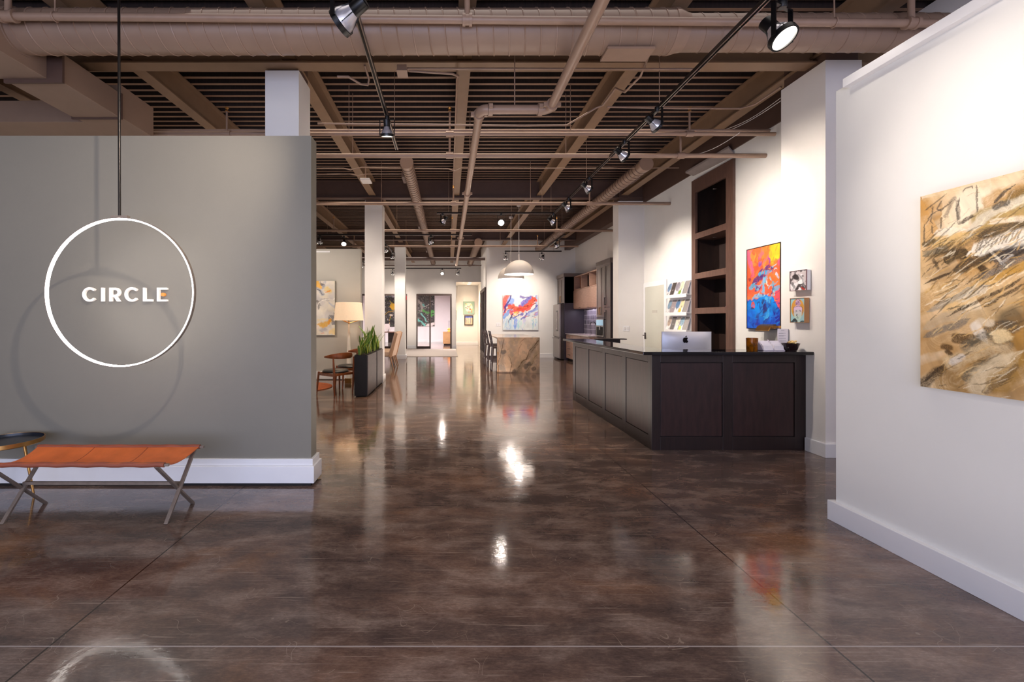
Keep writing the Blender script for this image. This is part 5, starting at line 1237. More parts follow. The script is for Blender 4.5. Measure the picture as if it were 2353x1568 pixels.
# ------------------------------------------------------------------ pictures
def art_big():
    X = 2.655; Yl, W, Zt, H = 2.447, 1.10, 2.092, 1.067
    def uv(px, py):
        Y = X * F / (px - CX); Z = EYE - (py - CY) * Y / F; return ((Yl - Y) / W, (Zt - Z) / H)
    k = 243 / 1411
    q1 = lambda *p: [uv(2110 + x * k, 390 + y * k) for x, y in p]
    q2 = lambda *p: [uv(2110 + x * k, 650 + y * k) for x, y in p]
    C = Canvas(430, 420, '#c9a06b', 3); C.warp = .009
    r = -.42
    C.wash('#e3c79d', .42, .7, 2.2, 5, r).wash('#a87c3f', .5, .72, 2, 6, r, .8).wash('#efe0c4', .58, .78, 3, 9, r, .7).wash('#7c5a2c', .62, .8, 2, 7, r, .6)
    for p, w, c, a in ((q1((40, 330), (800, 150), (1411, 40)), .10, '#e9d3ad', .8), (q1((560, 480), (1000, 330)), .10, '#f1dfc0', .9), (q1((300, 620), (700, 480)), .10, '#ecd5b2', .8), (q1((60, 380), (150, 620)), .05, '#c4934f', .7), (q1((40, 700), (40, 1500)), .05, '#d9b580', .6)):
        C.stroke(p, w, c, a, .25, .5, (.1, .1), .8)
    C.stroke(q1((640, 420), (700, 620)), .085, '#f0dfc4', .85, .1, .2, soft=.5)
    C.stroke(q1((1411, 900), (1150, 1000), (800, 1130)), .06, '#6b5736', .55, .6, .6); C.stroke(q2((0, 300), (300, 100), (700, -100)), .07, '#b58a4c', .7, .5, .5); C.stroke(q2((300, 700), (800, 520), (1411, 300)), .09, '#a8804a', .6, .5, .5); C.stroke(q2((500, 1300), (900, 1000), (1411, 700)), .12, '#a47a38', .7, .5, .5)
    # upper arc of grey ochre
    C.stroke(q1((900, 640), (1100, 540), (1411, 470)), .07, '#a8905a', .9, .4, .3)
    C.stroke(q1((880, 520), (1050, 330), (1411, 270)), .04, '#b5853e', .7, .4, .4, (.2, .1))
    C.stroke(q1((1180, 400), (1411, 330)), .035, '#6d5836', .8, .6, .4, (.3, 0))
    C.stroke(q1((560, 960), (700, 830), (850, 640), (1050, 520), (1411, 400)), .026, '#d5cbb4', .95, .4, .3, (.15, 0))
    C.stroke(q1((1010, 460), (1150, 300), (1300, 200)), .008, '#3b3837', .9, .3, .2, (.1, .6)); C.stroke(q1((1010, 480), (1080, 440), (1150, 430)), .016, '#4b4540', .9, .3, .3)
    # charcoal drawing lines at the top left
    for p in (q1((90, 560), (200, 460), (400, 310)), q1((200, 470), (175, 690), (215, 730)), q1((85, 740), (190, 600), (400, 470), (500, 380)), q1((320, 400), (250, 520), (290, 545), (350, 490)), q1((90, 730), (90, 1000)), q1((200, 740), (200, 860)), q1((310, 620), (310, 800)), q1((545, 370), (510, 520), (530, 740)), q1((785, 200), (785, 600)), q1((560, 725), (790, 600)), q1((600, 300), (640, 250), (730, 225), (740, 260))):
        C.stroke(p, .0045, '#4a4039', .8, .3, .3, (.1, .25))
    C.stroke(q1((370, 620), (440, 440), (490, 390)), .014, '#6b6055', .7, .6, .4); C.stroke(q1((515, 420), (515, 640)), .010, '#5a5047', .7, .5, .4); C.stroke(q1((560, 725), (640, 670), (720, 640)), .010, '#3a2f25', .9, .5, .3)
    # dark middle sweep
    C.stroke(q1((60, 1150), (300, 1080), (600, 940), (1000, 820), (1411, 740)), .035, '#6d5b3c', .85, .7, .4, (.15, 0))
    C.stroke(q1((120, 1010), (400, 930), (700, 850)), .030, '#d8b576', .9, .5, .3, (.1, .3)); C.stroke(q1((200, 850), (420, 810), (680, 770)), .022, '#efe4d0', .85, .5, .4, (.1, .5))
    C.stroke(q1((890, 750), (1100, 700), (1411, 660)), .016, '#e8d8bd', .9, .4, .3, (.3, 0))
    C.stroke(q1((100, 1130), (330, 1060)), .02, '#7f7866', .8, .6, .4); C.stroke(q1((90, 1000), (190, 960)), .016, '#3c3426', .9, .4, .4)
    C.stroke(q1((760, 880), (1100, 820), (1411, 760)), .030, '#4d4334', .85, .7, .4, (.2, 0))
    C.stroke(q1((350, 1240), (480, 1150), (700, 1110)), .036, '#3d3222', .95, .2, .2, (.1, .2))
    C.stroke(q1((440, 1380), (700, 1250), (1000, 1130), (1411, 1010)), .045, '#2f2a26', .92, .45, .35, (.2, 0))
    C.stroke(q1((900, 1180), (1150, 1100), (1411, 1040)), .040, '#38383d', .9, .5, .3, (.2, 0)); C.stroke(q1((820, 1290), (880, 1350)), .016, '#2c1f16', .95, .2, .4)
    C.stroke(q1((690, 1090), (900, 1010), (1200, 920), (1411, 880)), .040, '#e9e0cf', .97, .15, .2, (.12, 0))
    for i in range(12): C.stroke(q1((760 + i * 52, 1090 - i * 14), (830 + i * 52, 930 - i * 10)), .003, '#7a6a52', .8, .2, .2)
    for i in range(5): C.stroke(q1((640 + i * 55, 1170 - i * 10), (700 + i * 55, 1080 - i * 12)), .006, '#e9e0cf', .95, .1, .2, (.1, .3))
    C.stroke(q1((960, 1110), (1180, 1320)), .007, '#dcd2bf', .9, .4, .3); C.stroke(q1((1110, 1270), (1270, 1150)), .008, '#d9d4cc', .85, .6, .4)
    C.stroke(q1((700, 1540), (1000, 1380), (1411, 1200)), .024, '#5d5c5c', .9, .6, .4, (.3, 0)); C.stroke(q1((900, 1520), (1150, 1400), (1411, 1280)), .030, '#b98b37', .9, .5, .3, (.2, 0))
    C.stroke(q1((60, 1530), (250, 1430), (430, 1350)), .008, '#2d1f14', .9, .2, .3, (.3, .1))
    for i in range(3): C.stroke(q1((190 + i * 18, 1210 + i * 40), (225 + i * 18, 1240 + i * 40)), .008, '#4b3f30', .8, .3, .3)
    # lower half: long diagonal strokes
    for p, w, c in ((q2((330, 400), (520, 270), (900, 60), (1100, -20)), .040, '#dcb679'), (q2((500, 260), (800, 90), (950, 20)), .020, '#d9cdb8'), (q2((100, 360), (300, 280), (480, 180), (780, 20)), .018, '#9a9284'), (q2((60, 650), (350, 480), (700, 380)), .03, '#b9a384'),
                    (q2((900, 300), (1150, 150), (1411, 60)), .05, '#c9a97c'), (q2((640, 480), (1000, 380), (1411, 180)), .045, '#bfa276'), (q2((60, 760), (250, 650), (480, 560), (680, 440)), .020, '#6f6a62'), (q2((1000, 500), (1411, 300)), .03, '#a78c62')):
        C.stroke(p, w, c, .85, .5, .35, (.15, .15))
    for p, w in ((q2((370, 460), (560, 340), (900, 170), (1411, -80)), .010), (q2((820, 320), (1000, 220), (1411, 10)), .010), (q2((640, 880), (800, 770), (900, 720)), .012), (q2((60, 1340), (200, 1220), (440, 1080)), .012), (q2((690, 1200), (850, 1155)), .006), (q2((560, 350), (700, 270)), .012)):
        C.stroke(p, w, '#3a2c1e', .9, .5, .4, (.2, .2))
    C.blob(*q2((1260, 470))[0], .045, .05, '#5b4d39', .7, .4, .5, .4); C.stroke(q2((930, 650), (1100, 570), (1250, 600)), .03, '#4c463c', .85, .7, .5)
    C.stroke(q2((780, 560), (820, 690), (890, 820)), .026, '#dfd2bf', .97, .1, .1, (.0, .55)); C.stroke(q2((820, 500), (950, 520)), .022, '#d3c1a5', .9, .3, .3)
    for y_ in (680, 755): C.stroke(q2((465, y_), (690, y_ + 4), (800, y_ + 6)), .016, '#4d3415', .9, .5, .2, (0, .4))
    C.stroke(q2((320, 850), (420, 870)), .02, '#4e3312', .9, .3, .4); C.stroke(q2((370, 920), (400, 950)), .014, '#35200c', .9, .2, .4)
    C.stroke(q2((650, 860), (900, 750), (1160, 820)), .035, '#5f5a4c', .8, .7, .5); C.stroke(q2((1080, 720), (1160, 690)), .026, '#e7cf9f', .85, .3, .4)
    C.stroke(q2((470, 1050), (600, 980), (900, 860), (1100, 900)), .05, '#d6bd94', .85, .55, .4); C.stroke(q2((470, 1060), (570, 1000)), .022, '#dcd5ca', .9, .5, .3)
    lo = np.clip((C.yy + C.xx * .55 - .86) / .25, 0, 1) * np.clip((.42 - C.xx) / .2, 0, 1); n = C.noise(4, 8, 5, r)
    C.lay(lo * np.clip((n - .38) * 4, 0, 1) * .8, '#7a5416'); C.lay(lo * np.clip((n - .55) * 5, 0, 1) * .8, '#3b260c')
    C.stroke(q2((100, 1330), (200, 1250), (320, 1190)), .03, '#2e1d0c', .8, .6, .5); C.stroke(q2((650, 1260), (850, 1100), (1060, 980)), .024, '#5a5648', .85, .6, .5)
    C.stroke(q2((760, 1400), (950, 1230), (1200, 1040), (1411, 900)), .055, '#d9c4a0', .95, .3, .2, (.0, .35)); C.stroke(q2((1100, 1330), (1411, 1060)), .06, '#a17b3a', .8, .6, .4)
    C.stroke(q2((870, 1440), (1100, 1290), (1300, 1100)), .014, '#6b5231', .8, .6, .4)
    C.lines(160, (0, .2, .5, .62), r - .15, .13, .0032, ['#4a3b28', '#2b2620', '#efe0c0', '#6b5734', '#c9a05a'], .7, .18)
    C.lines(170, (0, .25, .55, 1), r - .25, .09, .0028, ['#f2e4c6', '#5a4528', '#e2c48e', '#2f261c', '#d8b070'], .65, .25)
    C.lines(60, (0, .0, .55, .35), r - .1, .06, .002, ['#8a6b3f', '#f5e8d0'], .4, .5)
    C.swirl(.006, 9).swirl(.003, 40).grain(.16, 60, 6, r)
    painting('large_painting', 'large ochre and black abstract canvas on the right front wall', 'painting', (X, Yl, Zt), (0, -W, 0), (0, 0, -H), .045, (-1, 0, 0), C, mat('canvas_edge_brown', '#6b5236', .7), bump=.25)

def art_orange():
    X = 4.285; Yl = X / .687; W = Yl - X / .763; Zt = 2.395; H = 1.115
    def g(*ps):
        out = []
        for x, y in ps:
            u = (x - 118) / 537; tp = 210 - 112 * u; out.append((u, (y - tp) / (1385 - tp)))
        return out
    C = Canvas(150, 260, '#ef7a3c', 5)
    C.wash('#f3583f', .45, .7, 4, 3, .8, .7).wash('#f49a3e', .5, .75, 3, 4, .5, .6)
    C.stroke(g((140, 230), (150, 420), (200, 560)), .04, '#e8629a', .8, .3, .4); C.stroke(g((200, 250), (240, 420)), .03, '#f39240', .9, .3, .4)
    C.stroke(g((590, 120), (560, 300)), .11, '#f6cf33', .98, .15, .3); C.stroke(g((620, 420), (600, 560)), .05, '#ee5a3e', .8, .3, .4); C.stroke(g((640, 360), (630, 420)), .03, '#e9609a', .8, .3, .4)
    C.stroke(g((120, 800), (300, 760), (600, 900)), .09, '#ec4f42', .7, .4, .5); C.stroke(g((600, 820), (640, 1050)), .07, '#ee4f66', .9, .2, .4)
    C.blob(*g((340, 420))[0], .07, .06, '#8a55b8', .9, 0, .5); C.stroke(g((480, 350), (500, 440), (510, 530)), .018, '#a0409c', .95, .3, .5)
    C.stroke(g((220, 700), (300, 600), (430, 510), (530, 500)), .040, '#3d2d7c', .95, .3, .7); C.stroke(g((330, 580), (430, 540), (510, 545)), .022, '#46b3e6', .95, .3, .6)
    C.stroke(g((430, 600), (420, 720), (400, 800)), .045, '#53b9e2', .95, .2, .6); C.stroke(g((150, 790), (230, 760), (300, 790)), .028, '#58b5dc', .95, .2, .6); C.stroke(g((330, 740), (400, 640)), .028, '#5dc0e6', .9, .2, .6)
    C.stroke(g((540, 690), (570, 780), (560, 900)), .022, '#6fb8d2', .9, .3, .7); C.stroke(g((570, 800), (650, 760)), .022, '#63b4da', .9, .3, .6); C.stroke(g((450, 670), (465, 720)), .014, '#f2efe6', .95, .1, .4)
    C.stroke(g((590, 580), (620, 620)), .014, '#c9d0e4', .9, .2, .5); C.blob(*g((160, 640))[0], .04, .016, '#8f2f36', .8, 0, .6)
    lo = g((118, 960), (300, 940), (430, 850), (560, 960), (655, 1080)); xs = [p[0] for p in lo]; ys = [p[1] for p in lo]
    edge = np.interp(C.xx, xs, ys) + (C.noise(9, 9) - .5) * .10
    C.lay(np.clip((C.yy - edge) / .02, 0, 1), '#1a5fd8'); C.lay(np.clip((C.yy - edge - .02) / .02, 0, 1) * np.clip((C.noise(4, 6, 4, .6) - .45) * 6, 0, 1), '#0b8bea')
    C.lay(np.clip((C.yy - edge - .05) / .1, 0, 1) * np.clip((C.noise(4, 5, 4, -.5) - .48) * 6, 0, 1), '#2a2596'); C.lay(np.clip((C.yy - .8) / .15, 0, 1) * .6, '#2332b8')
    C.stroke(g((220, 960), (300, 920), (400, 890), (480, 940)), .034, '#5fb6e0', .9, .4, .7); C.blob(*g((225, 1040))[0], .06, .04, '#e0523e', .95, 0, .4); C.stroke(g((205, 1090), (240, 1110)), .02, '#2b2160', .9, .2, .6)
    C.stroke(g((380, 980), (400, 1040), (410, 1120)), .04, '#33265f', .9, .3, .5); C.stroke(g((300, 1180), (290, 1330)), .03, '#3a2c86', .8, .3, .5); C.stroke(g((370, 1060), (360, 1200), (430, 1250)), .018, '#3ea3ee', .9, .4, .6); C.stroke(g((480, 1120), (460, 1200), (420, 1260)), .016, '#4bb0f0', .9, .4, .6)
    C.stroke(g((150, 1020), (160, 1250)), .04, '#1c7fe6', .7, .5, .5)
    C.lines(60, (.1, .28, .85, .62), -.7, .10, .009, ['#2d2a7c', '#53b9e2', '#ef5a3c', '#8fd2ea', '#8a3a8a', '#f6a13a'], .85, .7).lines(50, (0, .66, .95, 1), -.9, .13, .010, ['#0b8bea', '#1c2f9e', '#2f7fe8', '#3a2a8a'], .75, .5).lines(26, (0, .02, .9, .35), -1.2, .14, .014, ['#f5923c', '#e8502e', '#f7b03c', '#e8629a'], .5, .4)
    C.swirl(.03, 7).swirl(.02, 22, 2).grain(.25, 12, 12)
    painting('orange_painting', 'vivid orange and blue abstract painting on the wall beside the bookcase', 'painting', (X, Yl, Zt), (0, -W, 0), (0, 0, -H), .03, (-1, 0, 0), C, M['black'], frame=M['wood'], fw=.008)

def art_small():
    X = 3.835
    def pic(name, lb, xa, xb, yt, yb, C, fr, dep, sd=None):
        xa_ = X - dep; Yl, Yr = xa_ / ((xa - CX) / F), xa_ / ((xb - CX) / F); Zt = EYE - (yt - CY) * Yl / F; H = (yb - yt) * Yl / F
        painting(name, lb, 'picture', (xa_, Yl, Zt), (0, Yr - Yl, 0), (0, 0, -H), dep - .004, (-1, 0, 0), C, sd or fr, frame=fr, fw=.004, fdepth=.006 if sd else None)
    C = Canvas(90, 100, '#cfc6c8', 9)   # plain stand-in: black, white and red abstract
    C.wash('#3a3436', .5, .62, 7, 7, 0, .9).wash('#f0ecee', .55, .68, 6, 8, .4, .9).blob(.38, .3, .2, .14, '#231c1f', .95, .4, .5, .3, 9).blob(.68, .58, .2, .11, '#f4f2f3', .95, -.3, .4).stroke([(.35, .95), (.55, .75), (.8, .9)], .09, '#2a2124', .95, .3, .4).stroke([(.7, .86), (.85, .98)], .05, '#c8382c', .9, .2, .4).stroke([(.1, .6), (.25, .85)], .08, '#37373c', .8, .5, .6).stroke([(.5, .2), (.75, .4), (.85, .7)], .04, '#5a6a72', .7, .5, .5)
    pic('small_picture', 'small square black and white picture, upper of two on the pillar', 1816, 1853, 625, 669, C, mat('mauve_frame', '#8e6f70', .5), .05, M['trimw'])
    C = Canvas(90, 130, '#9cc5cc', 10)
    C.blob(.5, .42, .46, .40, '#d69a45', 1, 0, .03, .06).wash('#e0ab58', .5, .7, 5, 5, 0, .0)
    C.blob(.52, .15, .15, .12, '#c7a6c2', 1, 0, .25, .1, 14).blob(.52, .22, .22, .07, '#b892b4', 1, 0, .2, .1, 14)
    C.blob(.52, .66, .27, .27, '#bcd2c6', 1, 0, .03, .05).blob(.52, .46, .30, .17, '#d9b9d6', 1, 0, .03, .06).blob(.52, .60, .29, .14, '#c6c9cc', .8, 0, .05, .5)
    C.blob(.53, .93, .14, .12, '#b7d0c8', 1, 0, .03, .1).stroke([(.05, 1.0), (.3, .88), (.42, .97)], .07, '#231d1e', .95, .1, .2).stroke([(.72, 1.0), (.9, .96)], .05, '#231d1e', .95, .4, .4)
    for p in ([(.25, .36), (.5, .33), (.8, .36)], [(.22, .36), (.2, .5), (.18, .55), (.22, .62)], [(.82, .36), (.84, .5), (.87, .55), (.82, .62)], [(.32, .53), (.42, .50), (.46, .55), (.36, .57)], [(.60, .55), (.66, .50), (.74, .53), (.68, .57)]): C.stroke(p, .010, '#2a2030', .95, .1, .1)
    C.stroke([(.47, .66), (.44, .73), (.5, .75)], .022, '#2a2426', .95, .1, .3).stroke([(.44, .81), (.56, .81)], .014, '#2a2426', .95, .1, .2).splat(14, (.38, .05, .68, .28), .016, ['#5a3a5c'], .8)
    pic('small_picture', 'small framed portrait picture with gold halo, lower of two on the pillar', 1817, 1849, 687, 741, C, mat('gold_brown_frame', '#a8774a', .45), .05)

def art_kitchen():
    Y = 16.05; g = lambda *ps: [((x - 200) / 1045, (y - 240) / 1045) for x, y in ps]
    C = Canvas(190, 190, '#dfe3e2', 6)
    C.wash('#c3d6e6', .45, .7, 3, 5, 0, .6).wash('#eef0ea', .5, .7, 3, 3, 0, .6)
    C.stroke(g((250, 560), (380, 400), (520, 420)), .09, '#7d9fe6', .9, .3, .5); C.stroke(g((620, 260), (600, 480)), .08, '#eef0ea', .9, .2, .4)
    C.stroke(g((740, 330), (860, 320), (960, 320)), .035, '#5a3fa0', .9, .5, .5); C.stroke(g((1180, 260), (1200, 420), (1200, 600)), .05, '#98a6d8', .85, .4, .5)
    C.stroke(g((700, 590), (850, 500), (1050, 320)), .06, '#4b37b4', .9, .4, .5); C.stroke(g((760, 480), (860, 430)), .05, '#7a5fc8', .9, .3, .4)
    C.stroke(g((210, 900), (300, 780), (380, 700)), .07, '#6c9be2', .9, .3, .4); C.stroke(g((225, 640), (250, 430), (310, 250)), .085, '#ea5540', .97, .2, .4); C.stroke(g((215, 840), (260, 720), (300, 640)), .035, '#e64a48', .9, .2, .4)
    C.stroke(g((230, 740), (300, 560), (400, 380), (420, 250)), .028, '#3b2a78', .95, .3, .5); C.stroke(g((300, 560), (420, 500)), .03, '#4a35a0', .9, .3, .5)
    C.stroke(g((310, 640), (470, 560), (560, 640), (760, 640), (900, 570), (1050, 450), (1160, 300)), .095, '#f0542f', .98, .15, .3, (.1, .05)); C.stroke(g((430, 740), (650, 690), (900, 650), (1150, 480)), .05, '#ee4a3c', .95, .2, .4, (.1, .2)); C.stroke(g((400, 740), (470, 830)), .05, '#ea5448', .9, .2, .4)
    for p, c in ((g((460, 640), (520, 600)), '#7a3026'), (g((800, 600), (960, 530)), '#8c3a22'), (g((1000, 520), (1060, 490)), '#8f7a24'), (g((600, 660), (720, 640)), '#8a4424'), (g((1100, 540), (1170, 500)), '#3a2030'), (g((930, 600), (950, 550)), '#7a2a30'), (g((1110, 400), (1160, 380)), '#5a2038')): C.stroke(p, .014, c, .85, .4, .5)
    C.stroke(g((540, 770), (620, 730)), .024, '#f2bb3a', .95, .2, .3); C.stroke(g((540, 860), (660, 760)), .03, '#f1dcb0', .95, .2, .4)
    C.stroke(g((500, 800), (430, 930), (370, 1040), (345, 1120)), .026, '#38226a', .95, .2, .4, (.1, .4)); C.stroke(g((500, 950), (620, 880), (760, 780)), .03, '#4a32a8', .9, .4, .6); C.stroke(g((800, 910), (900, 790), (1050, 680), (1180, 580)), .035, '#4a34a6', .9, .5, .5)
    C.stroke(g((930, 820), (1100, 700), (1200, 650)), .04, '#8fa6e0', .85, .5, .5); C.stroke(g((1150, 800), (1220, 760)), .045, '#9a86d0', .8, .3, .5)
    for x, c, w, y1 in ((580, '#5f86de', .045, 1280), (520, '#7fa6e4', .03, 1240), (650, '#a9dbe0', .03, 1280), (400, '#9cc8de', .03, 1280), (450, '#8fbce0', .02, 1200), (720, '#bfe2e0', .02, 1180), (290, '#b0cfe0', .03, 1250), (800, '#c9c6e8', .03, 1100), (1180, '#9fccd8', .03, 1120), (1090, '#b0d4d0', .03, 1260)): C.stroke(g((x, 930), (x + 5, 1080), (x, y1)), w, c, .8, .4, .4, (.1, .3))
    C.lines(40, (.1, .35, .95, .62), -.5, .10, .009, ['#f0542f', '#3b2a78', '#ee6a3c', '#4a35a0'], .7, .5).lines(40, (0, .62, 1, .95), 1.5, .14, .008, ['#8fbce0', '#e6ecea', '#5f86de', '#bfe2e0'], .6, .15)
    C.swirl(.025, 7).swirl(.012, 22, 2).grain(.12, 10, 10)
    o = at(1155.5, 678.5, Y); W, H = 1.30, 1.29
    painting('kitchen_painting', 'red, blue and white abstract painting on the kitchen end wall', 'painting', o, (W, 0, 0), (0, 0, -H), .045, (0, -1, 0), C, mat('canvas_edge_grey', '#9a8f8d', .7))

def art_left():
    Y = 10.09; W, H = .95, 1.255; xr, _, zt = at(769.5, 646, Y)
    g = lambda *ps: [(1 - (465 - x) / 435 * .42 / W, (y - 165) / 1295) for x, y in ps]
    C = Canvas(140, 190, '#e5dccb', 8)
    C.wash('#d4cfcd', .45, .65, 4, 4, .3, .8).wash('#efe7d8', .5, .7, 3, 3, 0, .8).wash('#c2bfc0', .58, .75, 4, 5, .8, .7)
    for p, w, c, a in ((g((60, 190), (90, 260)), .06, '#f2b531', .95), (g((180, 190), (200, 240)), .03, '#4f4856', .85), (g((240, 200), (300, 180)), .03, '#b9b9bd', .8), (g((150, 330), (200, 280)), .03, '#a7adb8', .8), (g((240, 380), (290, 440)), .055, '#e8cf86', .9), (g((250, 460), (340, 400)), .020, '#f09a32', .95),
                       (g((40, 360), (120, 420), (200, 500)), .035, '#a8adba', .85), (g((60, 390), (200, 500)), .010, '#4d4a50', .9), (g((40, 690), (150, 660), (300, 620)), .05, '#a59f9a', .85), (g((60, 640), (120, 720), (90, 810)), .025, '#716a66', .8), (g((40, 745), (160, 670), (300, 630), (460, 560)), .008, '#f6efe6', 1), (g((380, 680), (420, 740)), .03, '#b9bcc6', .8),
                       (g((440, 830), (460, 860)), .02, '#f08a4a', .9), (g((300, 1010), (430, 1030)), .035, '#6f6c74', .8), (g((320, 1040), (390, 1090)), .006, '#f2ece4', .9), (g((430, 950), (430, 1000)), .008, '#3f3b40', .9), (g((120, 1150), (250, 1170), (380, 1160)), .06, '#eeb640', .95), (g((340, 1120), (370, 1200)), .03, '#ee9f33', .9), (g((430, 1120), (450, 1190)), .03, '#77757f', .85), (g((40, 1200), (50, 1280)), .014, '#ee8aa4', .8),
                       (g((130, 1310), (250, 1330)), .04, '#b3b2ba', .8), (g((110, 1400), (180, 1400)), .014, '#eaa183', .8), (g((370, 1400), (460, 1380)), .035, '#ecd089', .8), (g((250, 1060), (60, 1070)), .02, '#efd9a0', .7)):
        C.stroke(p, w, c, a, .3, .6, soft=.5)
    for k in range(16): C.blob(C.rng.uniform(0, .55), C.rng.uniform(0, 1), .08, .04, ['#a9adb8', '#eebb4a', '#f4ecdd', '#6a666e'][k % 4], .8, C.rng.uniform(0, 3), .5)
    C.swirl(.05, 6).swirl(.02, 20, 2).grain(.15, 9, 9)
    painting('yellow_painting', 'yellow, grey and cream abstract canvas on the sage panel wall', 'painting', (xr - W, Y, zt), (W, 0, 0), (0, 0, -H), .04, (0, -1, 0), C, mat('canvas_edge_dark', '#6d6354', .7))

def art_far():
    Y = 26.95
    o = at(960, 677, Y); W, H = .0385 * Y, .073 * Y
    C = Canvas(90, 150, '#3b3636', 12)
    C.splat(420, (0, 0, 1, 1), .011, ['#8d8584', '#1d1a1b', '#bcb5b2', '#5f5a58', '#4a6b4a'], .8)
    C.stroke([(.05, .2), (.3, .35), (.2, .5)], .05, '#b9b0a6', .8, .5, .8).stroke([(.3, .32), (.42, .38)], .03, '#5fb4ac', .95, .3, .7).stroke([(.3, .5), (.6, .58), (1, .55)], .035, '#55b04a', .9, .5, .9).stroke([(.8, .68), (1, .62)], .04, '#4fa83f', .9, .5, .9).stroke([(.02, .8), (.25, .9), (.5, .98)], .035, '#6cc0b4', 1, .1, .4).stroke([(.2, .62), (.4, .72), (.55, .84)], .025, '#78c4b8', 1, .2, .5).stroke([(.35, .4), (.7, .3)], .008, '#d8cfc8', .9).stroke([(.55, .98), (.8, .93), (1, .9)], .06, '#e9dcd8', 1, .1, .2)
    C.swirl(.03, 9)
    painting('splatter_painting', 'dark splatter painting with green and turquoise inside the right glass office', 'painting', o, (W, 0, 0), (0, 0, -H), .04, (0, -1, 0), C, M['black'])
    o = at(884.5, 678, Y); W = .052 * Y
    C = Canvas(110, 150, '#3a3434', 13)
    C.splat(420, (0, 0, 1, 1), .012, ['#8d8584', '#1d1a1b', '#c9c2bf', '#6a6462', '#5c7a50'], .8)
    C.blob(.36, .36, .13, .10, '#f0b81e', 1, 0, .4).stroke([(.0, .62), (.2, .52), (.5, .5)], .012, '#d9a83a', .95, .2, .6).stroke([(.3, .65), (.22, .78), (.2, .9)], .012, '#e0ae30', .95, .2, .6).blob(.28, .64, .1, .05, '#e6d8c2', .9, 0, .6).stroke([(.2, .2), (.32, .3), (.4, .45)], .012, '#c9c04a', .8, .3, .6).stroke([(.05, .03), (.45, .05)], .03, '#d8cad6', .8, .5, .6).stroke([(.1, .84), (.5, .86)], .05, '#1a1516', .9, .2, .4).stroke([(.9, .3), (.95, .7)], .04, '#9bc0a0', .8, .5, .8)
    C.swirl(.03, 9)
    painting('splatter_painting', 'dark splatter painting with yellow burst seen behind the farthest column', 'painting', o, (W, 0, 0), (0, 0, -H), .04, (0, -1, 0), C, M['black'])
    Y = 24.25; o = at(1064.5, 693, Y); W, H = .0255 * Y, .0295 * Y
    C = Canvas(70, 80, '#9db8a6', 14); C.blob(.5, .45, .34, .34, '#ece4d4', 1, 0, .15, .1)
    C.splat(30, (.2, .15, .8, .85), .04, ['#e08a4a', '#efe6d2', '#2d2a2a', '#e2a0a4', '#d8d27a', '#c9542e'], .9)
    painting('hall_painting', 'small sage green picture with colourful patches, upper in the hall', 'painting', o, (W, 0, 0), (0, 0, -H), .05, (0, -1, 0), C, M['greyboard'])
    o = at(1069, 727, Y); W, H = .0165 * Y, .019 * Y
    C = Canvas(50, 60, '#c9b89a', 15); C.stroke([(0, .06), (1, .06)], .16, '#2d55c0', 1, .3, .3)
    for k in range(6): C.stroke([(.12 + k * .15, .2), (.12 + k * .15, .85)], .035, ['#5f6f9a', '#d9c8a8', '#8a92b0', '#e9dcc4'][k % 4], .9, .3, .3)
    painting('hall_painting', 'small dark framed city picture, lower in the hall', 'painting', o, (W, 0, 0), (0, 0, -H), .04, (0, -1, 0), C, M['bronzef'], frame=M['bronzef'], fw=.045)
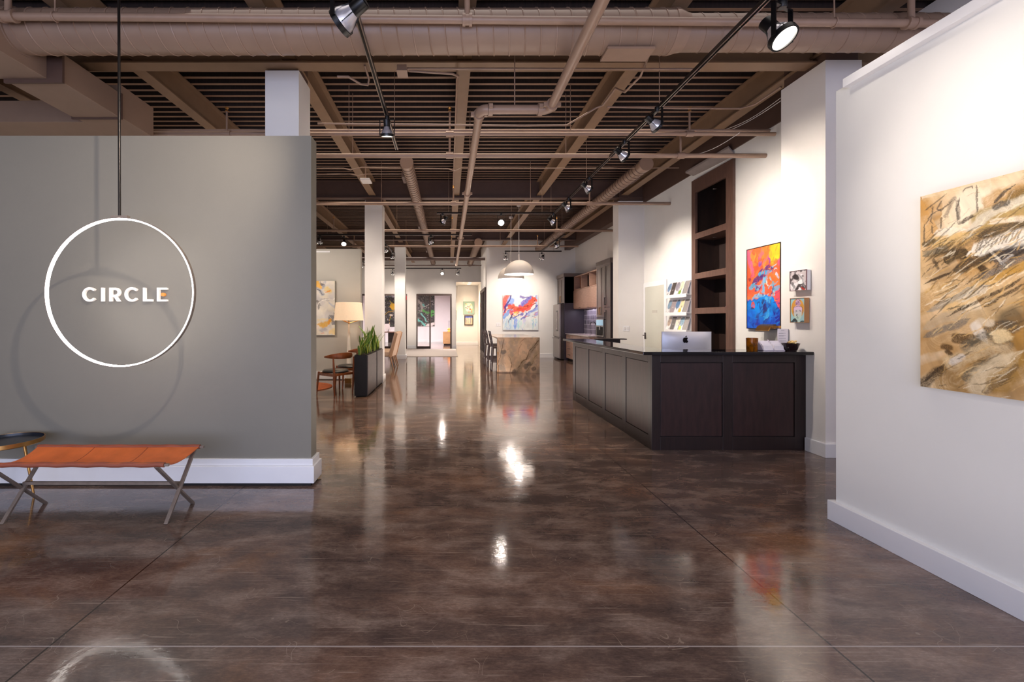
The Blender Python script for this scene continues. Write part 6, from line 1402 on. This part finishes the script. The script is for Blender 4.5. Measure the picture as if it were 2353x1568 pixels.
# ------------------------------------------------------------------ light, camera, action
def build_lights():
    w = bpy.data.worlds.new('World'); SC.world = w; w.use_nodes = True
    bg = w.node_tree.nodes['Background']; bg.inputs[0].default_value = lin('#dbd9de') + (1,); bg.inputs[1].default_value = 1.2
    # added fill lamps under the deck, and floor-level lamps imitating light bounced off the floor
    for x, y, p, sx, sy in ((.3, 2.0, 100, 5, 3.6), (.3, 7.3, 400, 5, 4.4), (.5, 12.2, 400, 5, 4.4), (-1, 17.5, 360, 5, 4.4), (-4.6, 7.1, 50, 4, 4.4)):
        area((x, y, 4.05), (x, y, 0), p * KA, sx, sy, '#ffe8d0' if 5 < y < 14 else '#fff5ec', 84)
    for x, y, p, sx, sy in ((.5, 1.2, 55, 2.4, 4.), (.55, 6.8, 100, 2.0, 5), (.2, 13.0, 130, 3, 7), (-1.5, 18.6, 80, 4, 4), (-5., 7.0, 60, 4, 5)):
        area((x, y, .03), (x, y, 5), p * KU, sx, sy, '#fff0e4')
    spot((-.62, 1.75, 3.5), (-3.2, 3.7, 1.7), 140, 66, .9, .03)
    spot((-.60, 1.9, 3.5), (2.68, 1.98, 2.15), 330, 34, 1., .04)
    area((-1.3, -2.7, 1.35), (-1.5, 4., .6), 165, 5.6, 2.2, '#b9c6f2')
    spot((-4.4, 7.9, 3.7), (-3.1, 10.1, 1.8), 150, 62, .8, .04); spot((-2.0, 7.4, 3.7), (-2.6, 10.1, 2.0), 60, 70, .8, .05)
    area((3.75, 1.0, 2.4), (3.95, 4.4, 2.2), 16, .9, 1.6, '#d3d0f2')  # added unseen lamp that brightens the pillar front
    # offices and hall
    area((-.9, 22.4, 2.95), (-.9, 22.9, 0), 260, 2.0, 1.1, '#fff4f4', 160); area((-4.0, 22.4, 2.95), (-4.0, 22.9, 0), 230, 2.0, 1.1, '#fff4f4', 160)
    area((1.0, 22.6, 3.25), (1.0, 22.6, 0), 60, .6, 1.4, '#ffe9cf', 110); spot((1.05, 23.3, 3.2), (1.05, 24.3, 1.9), 22, 70, .8, .1, '#ffe0b8')
    # kitchen under-cabinet strip
    area((4.52, 13.6, 1.745), (4.52, 13.6, 0), 7, .06, 2.0, '#efe6ff')
    # flank light on the kitchen wall corner
    spot((.2, 16.6, 3.5), (1.42, 17.4, 2.9), 60, 80, .8, .05)
def build_camera():
    c = bpy.data.cameras.new('camera'); o = bpy.data.objects.new('camera', c); COL.objects.link(o)
    o.location = (0, 0, EYE); o.rotation_euler = (math.pi / 2, 0, 0)
    c.sensor_width = 36; c.sensor_fit = 'HORIZONTAL'; c.lens = F / 2353 * 36
    c.shift_x = (2353 / 2 - CX) / 2353; c.shift_y = (CY - 1568 / 2) / 2353
    c.clip_start = .05; c.clip_end = 200; SC.camera = o
KA = .2; KU = .48
setup_materials()
build_room(); columns(); build_overhead(); build_tracks(); build_left(); build_desk(); build_bookcase(); build_lounge(); build_kitchen(); build_far()
art_big(); art_orange(); art_small(); art_kitchen(); art_left(); art_far()
build_lights(); build_camera()
SC.view_settings.view_transform = 'Standard'; SC.view_settings.look = 'None'; SC.view_settings.exposure = .5; SC.view_settings.gamma = 1.
cy = SC.cycles
cy.use_denoising = True
cy.use_adaptive_sampling = True; cy.adaptive_threshold = .2; cy.adaptive_min_samples = 16
cy.max_bounces = 6; cy.diffuse_bounces = 3; cy.glossy_bounces = 3; cy.transmission_bounces = 6; cy.transparent_max_bounces = 8
cy.sample_clamp_indirect = 6.; cy.caustics_reflective = False; cy.caustics_refractive = False
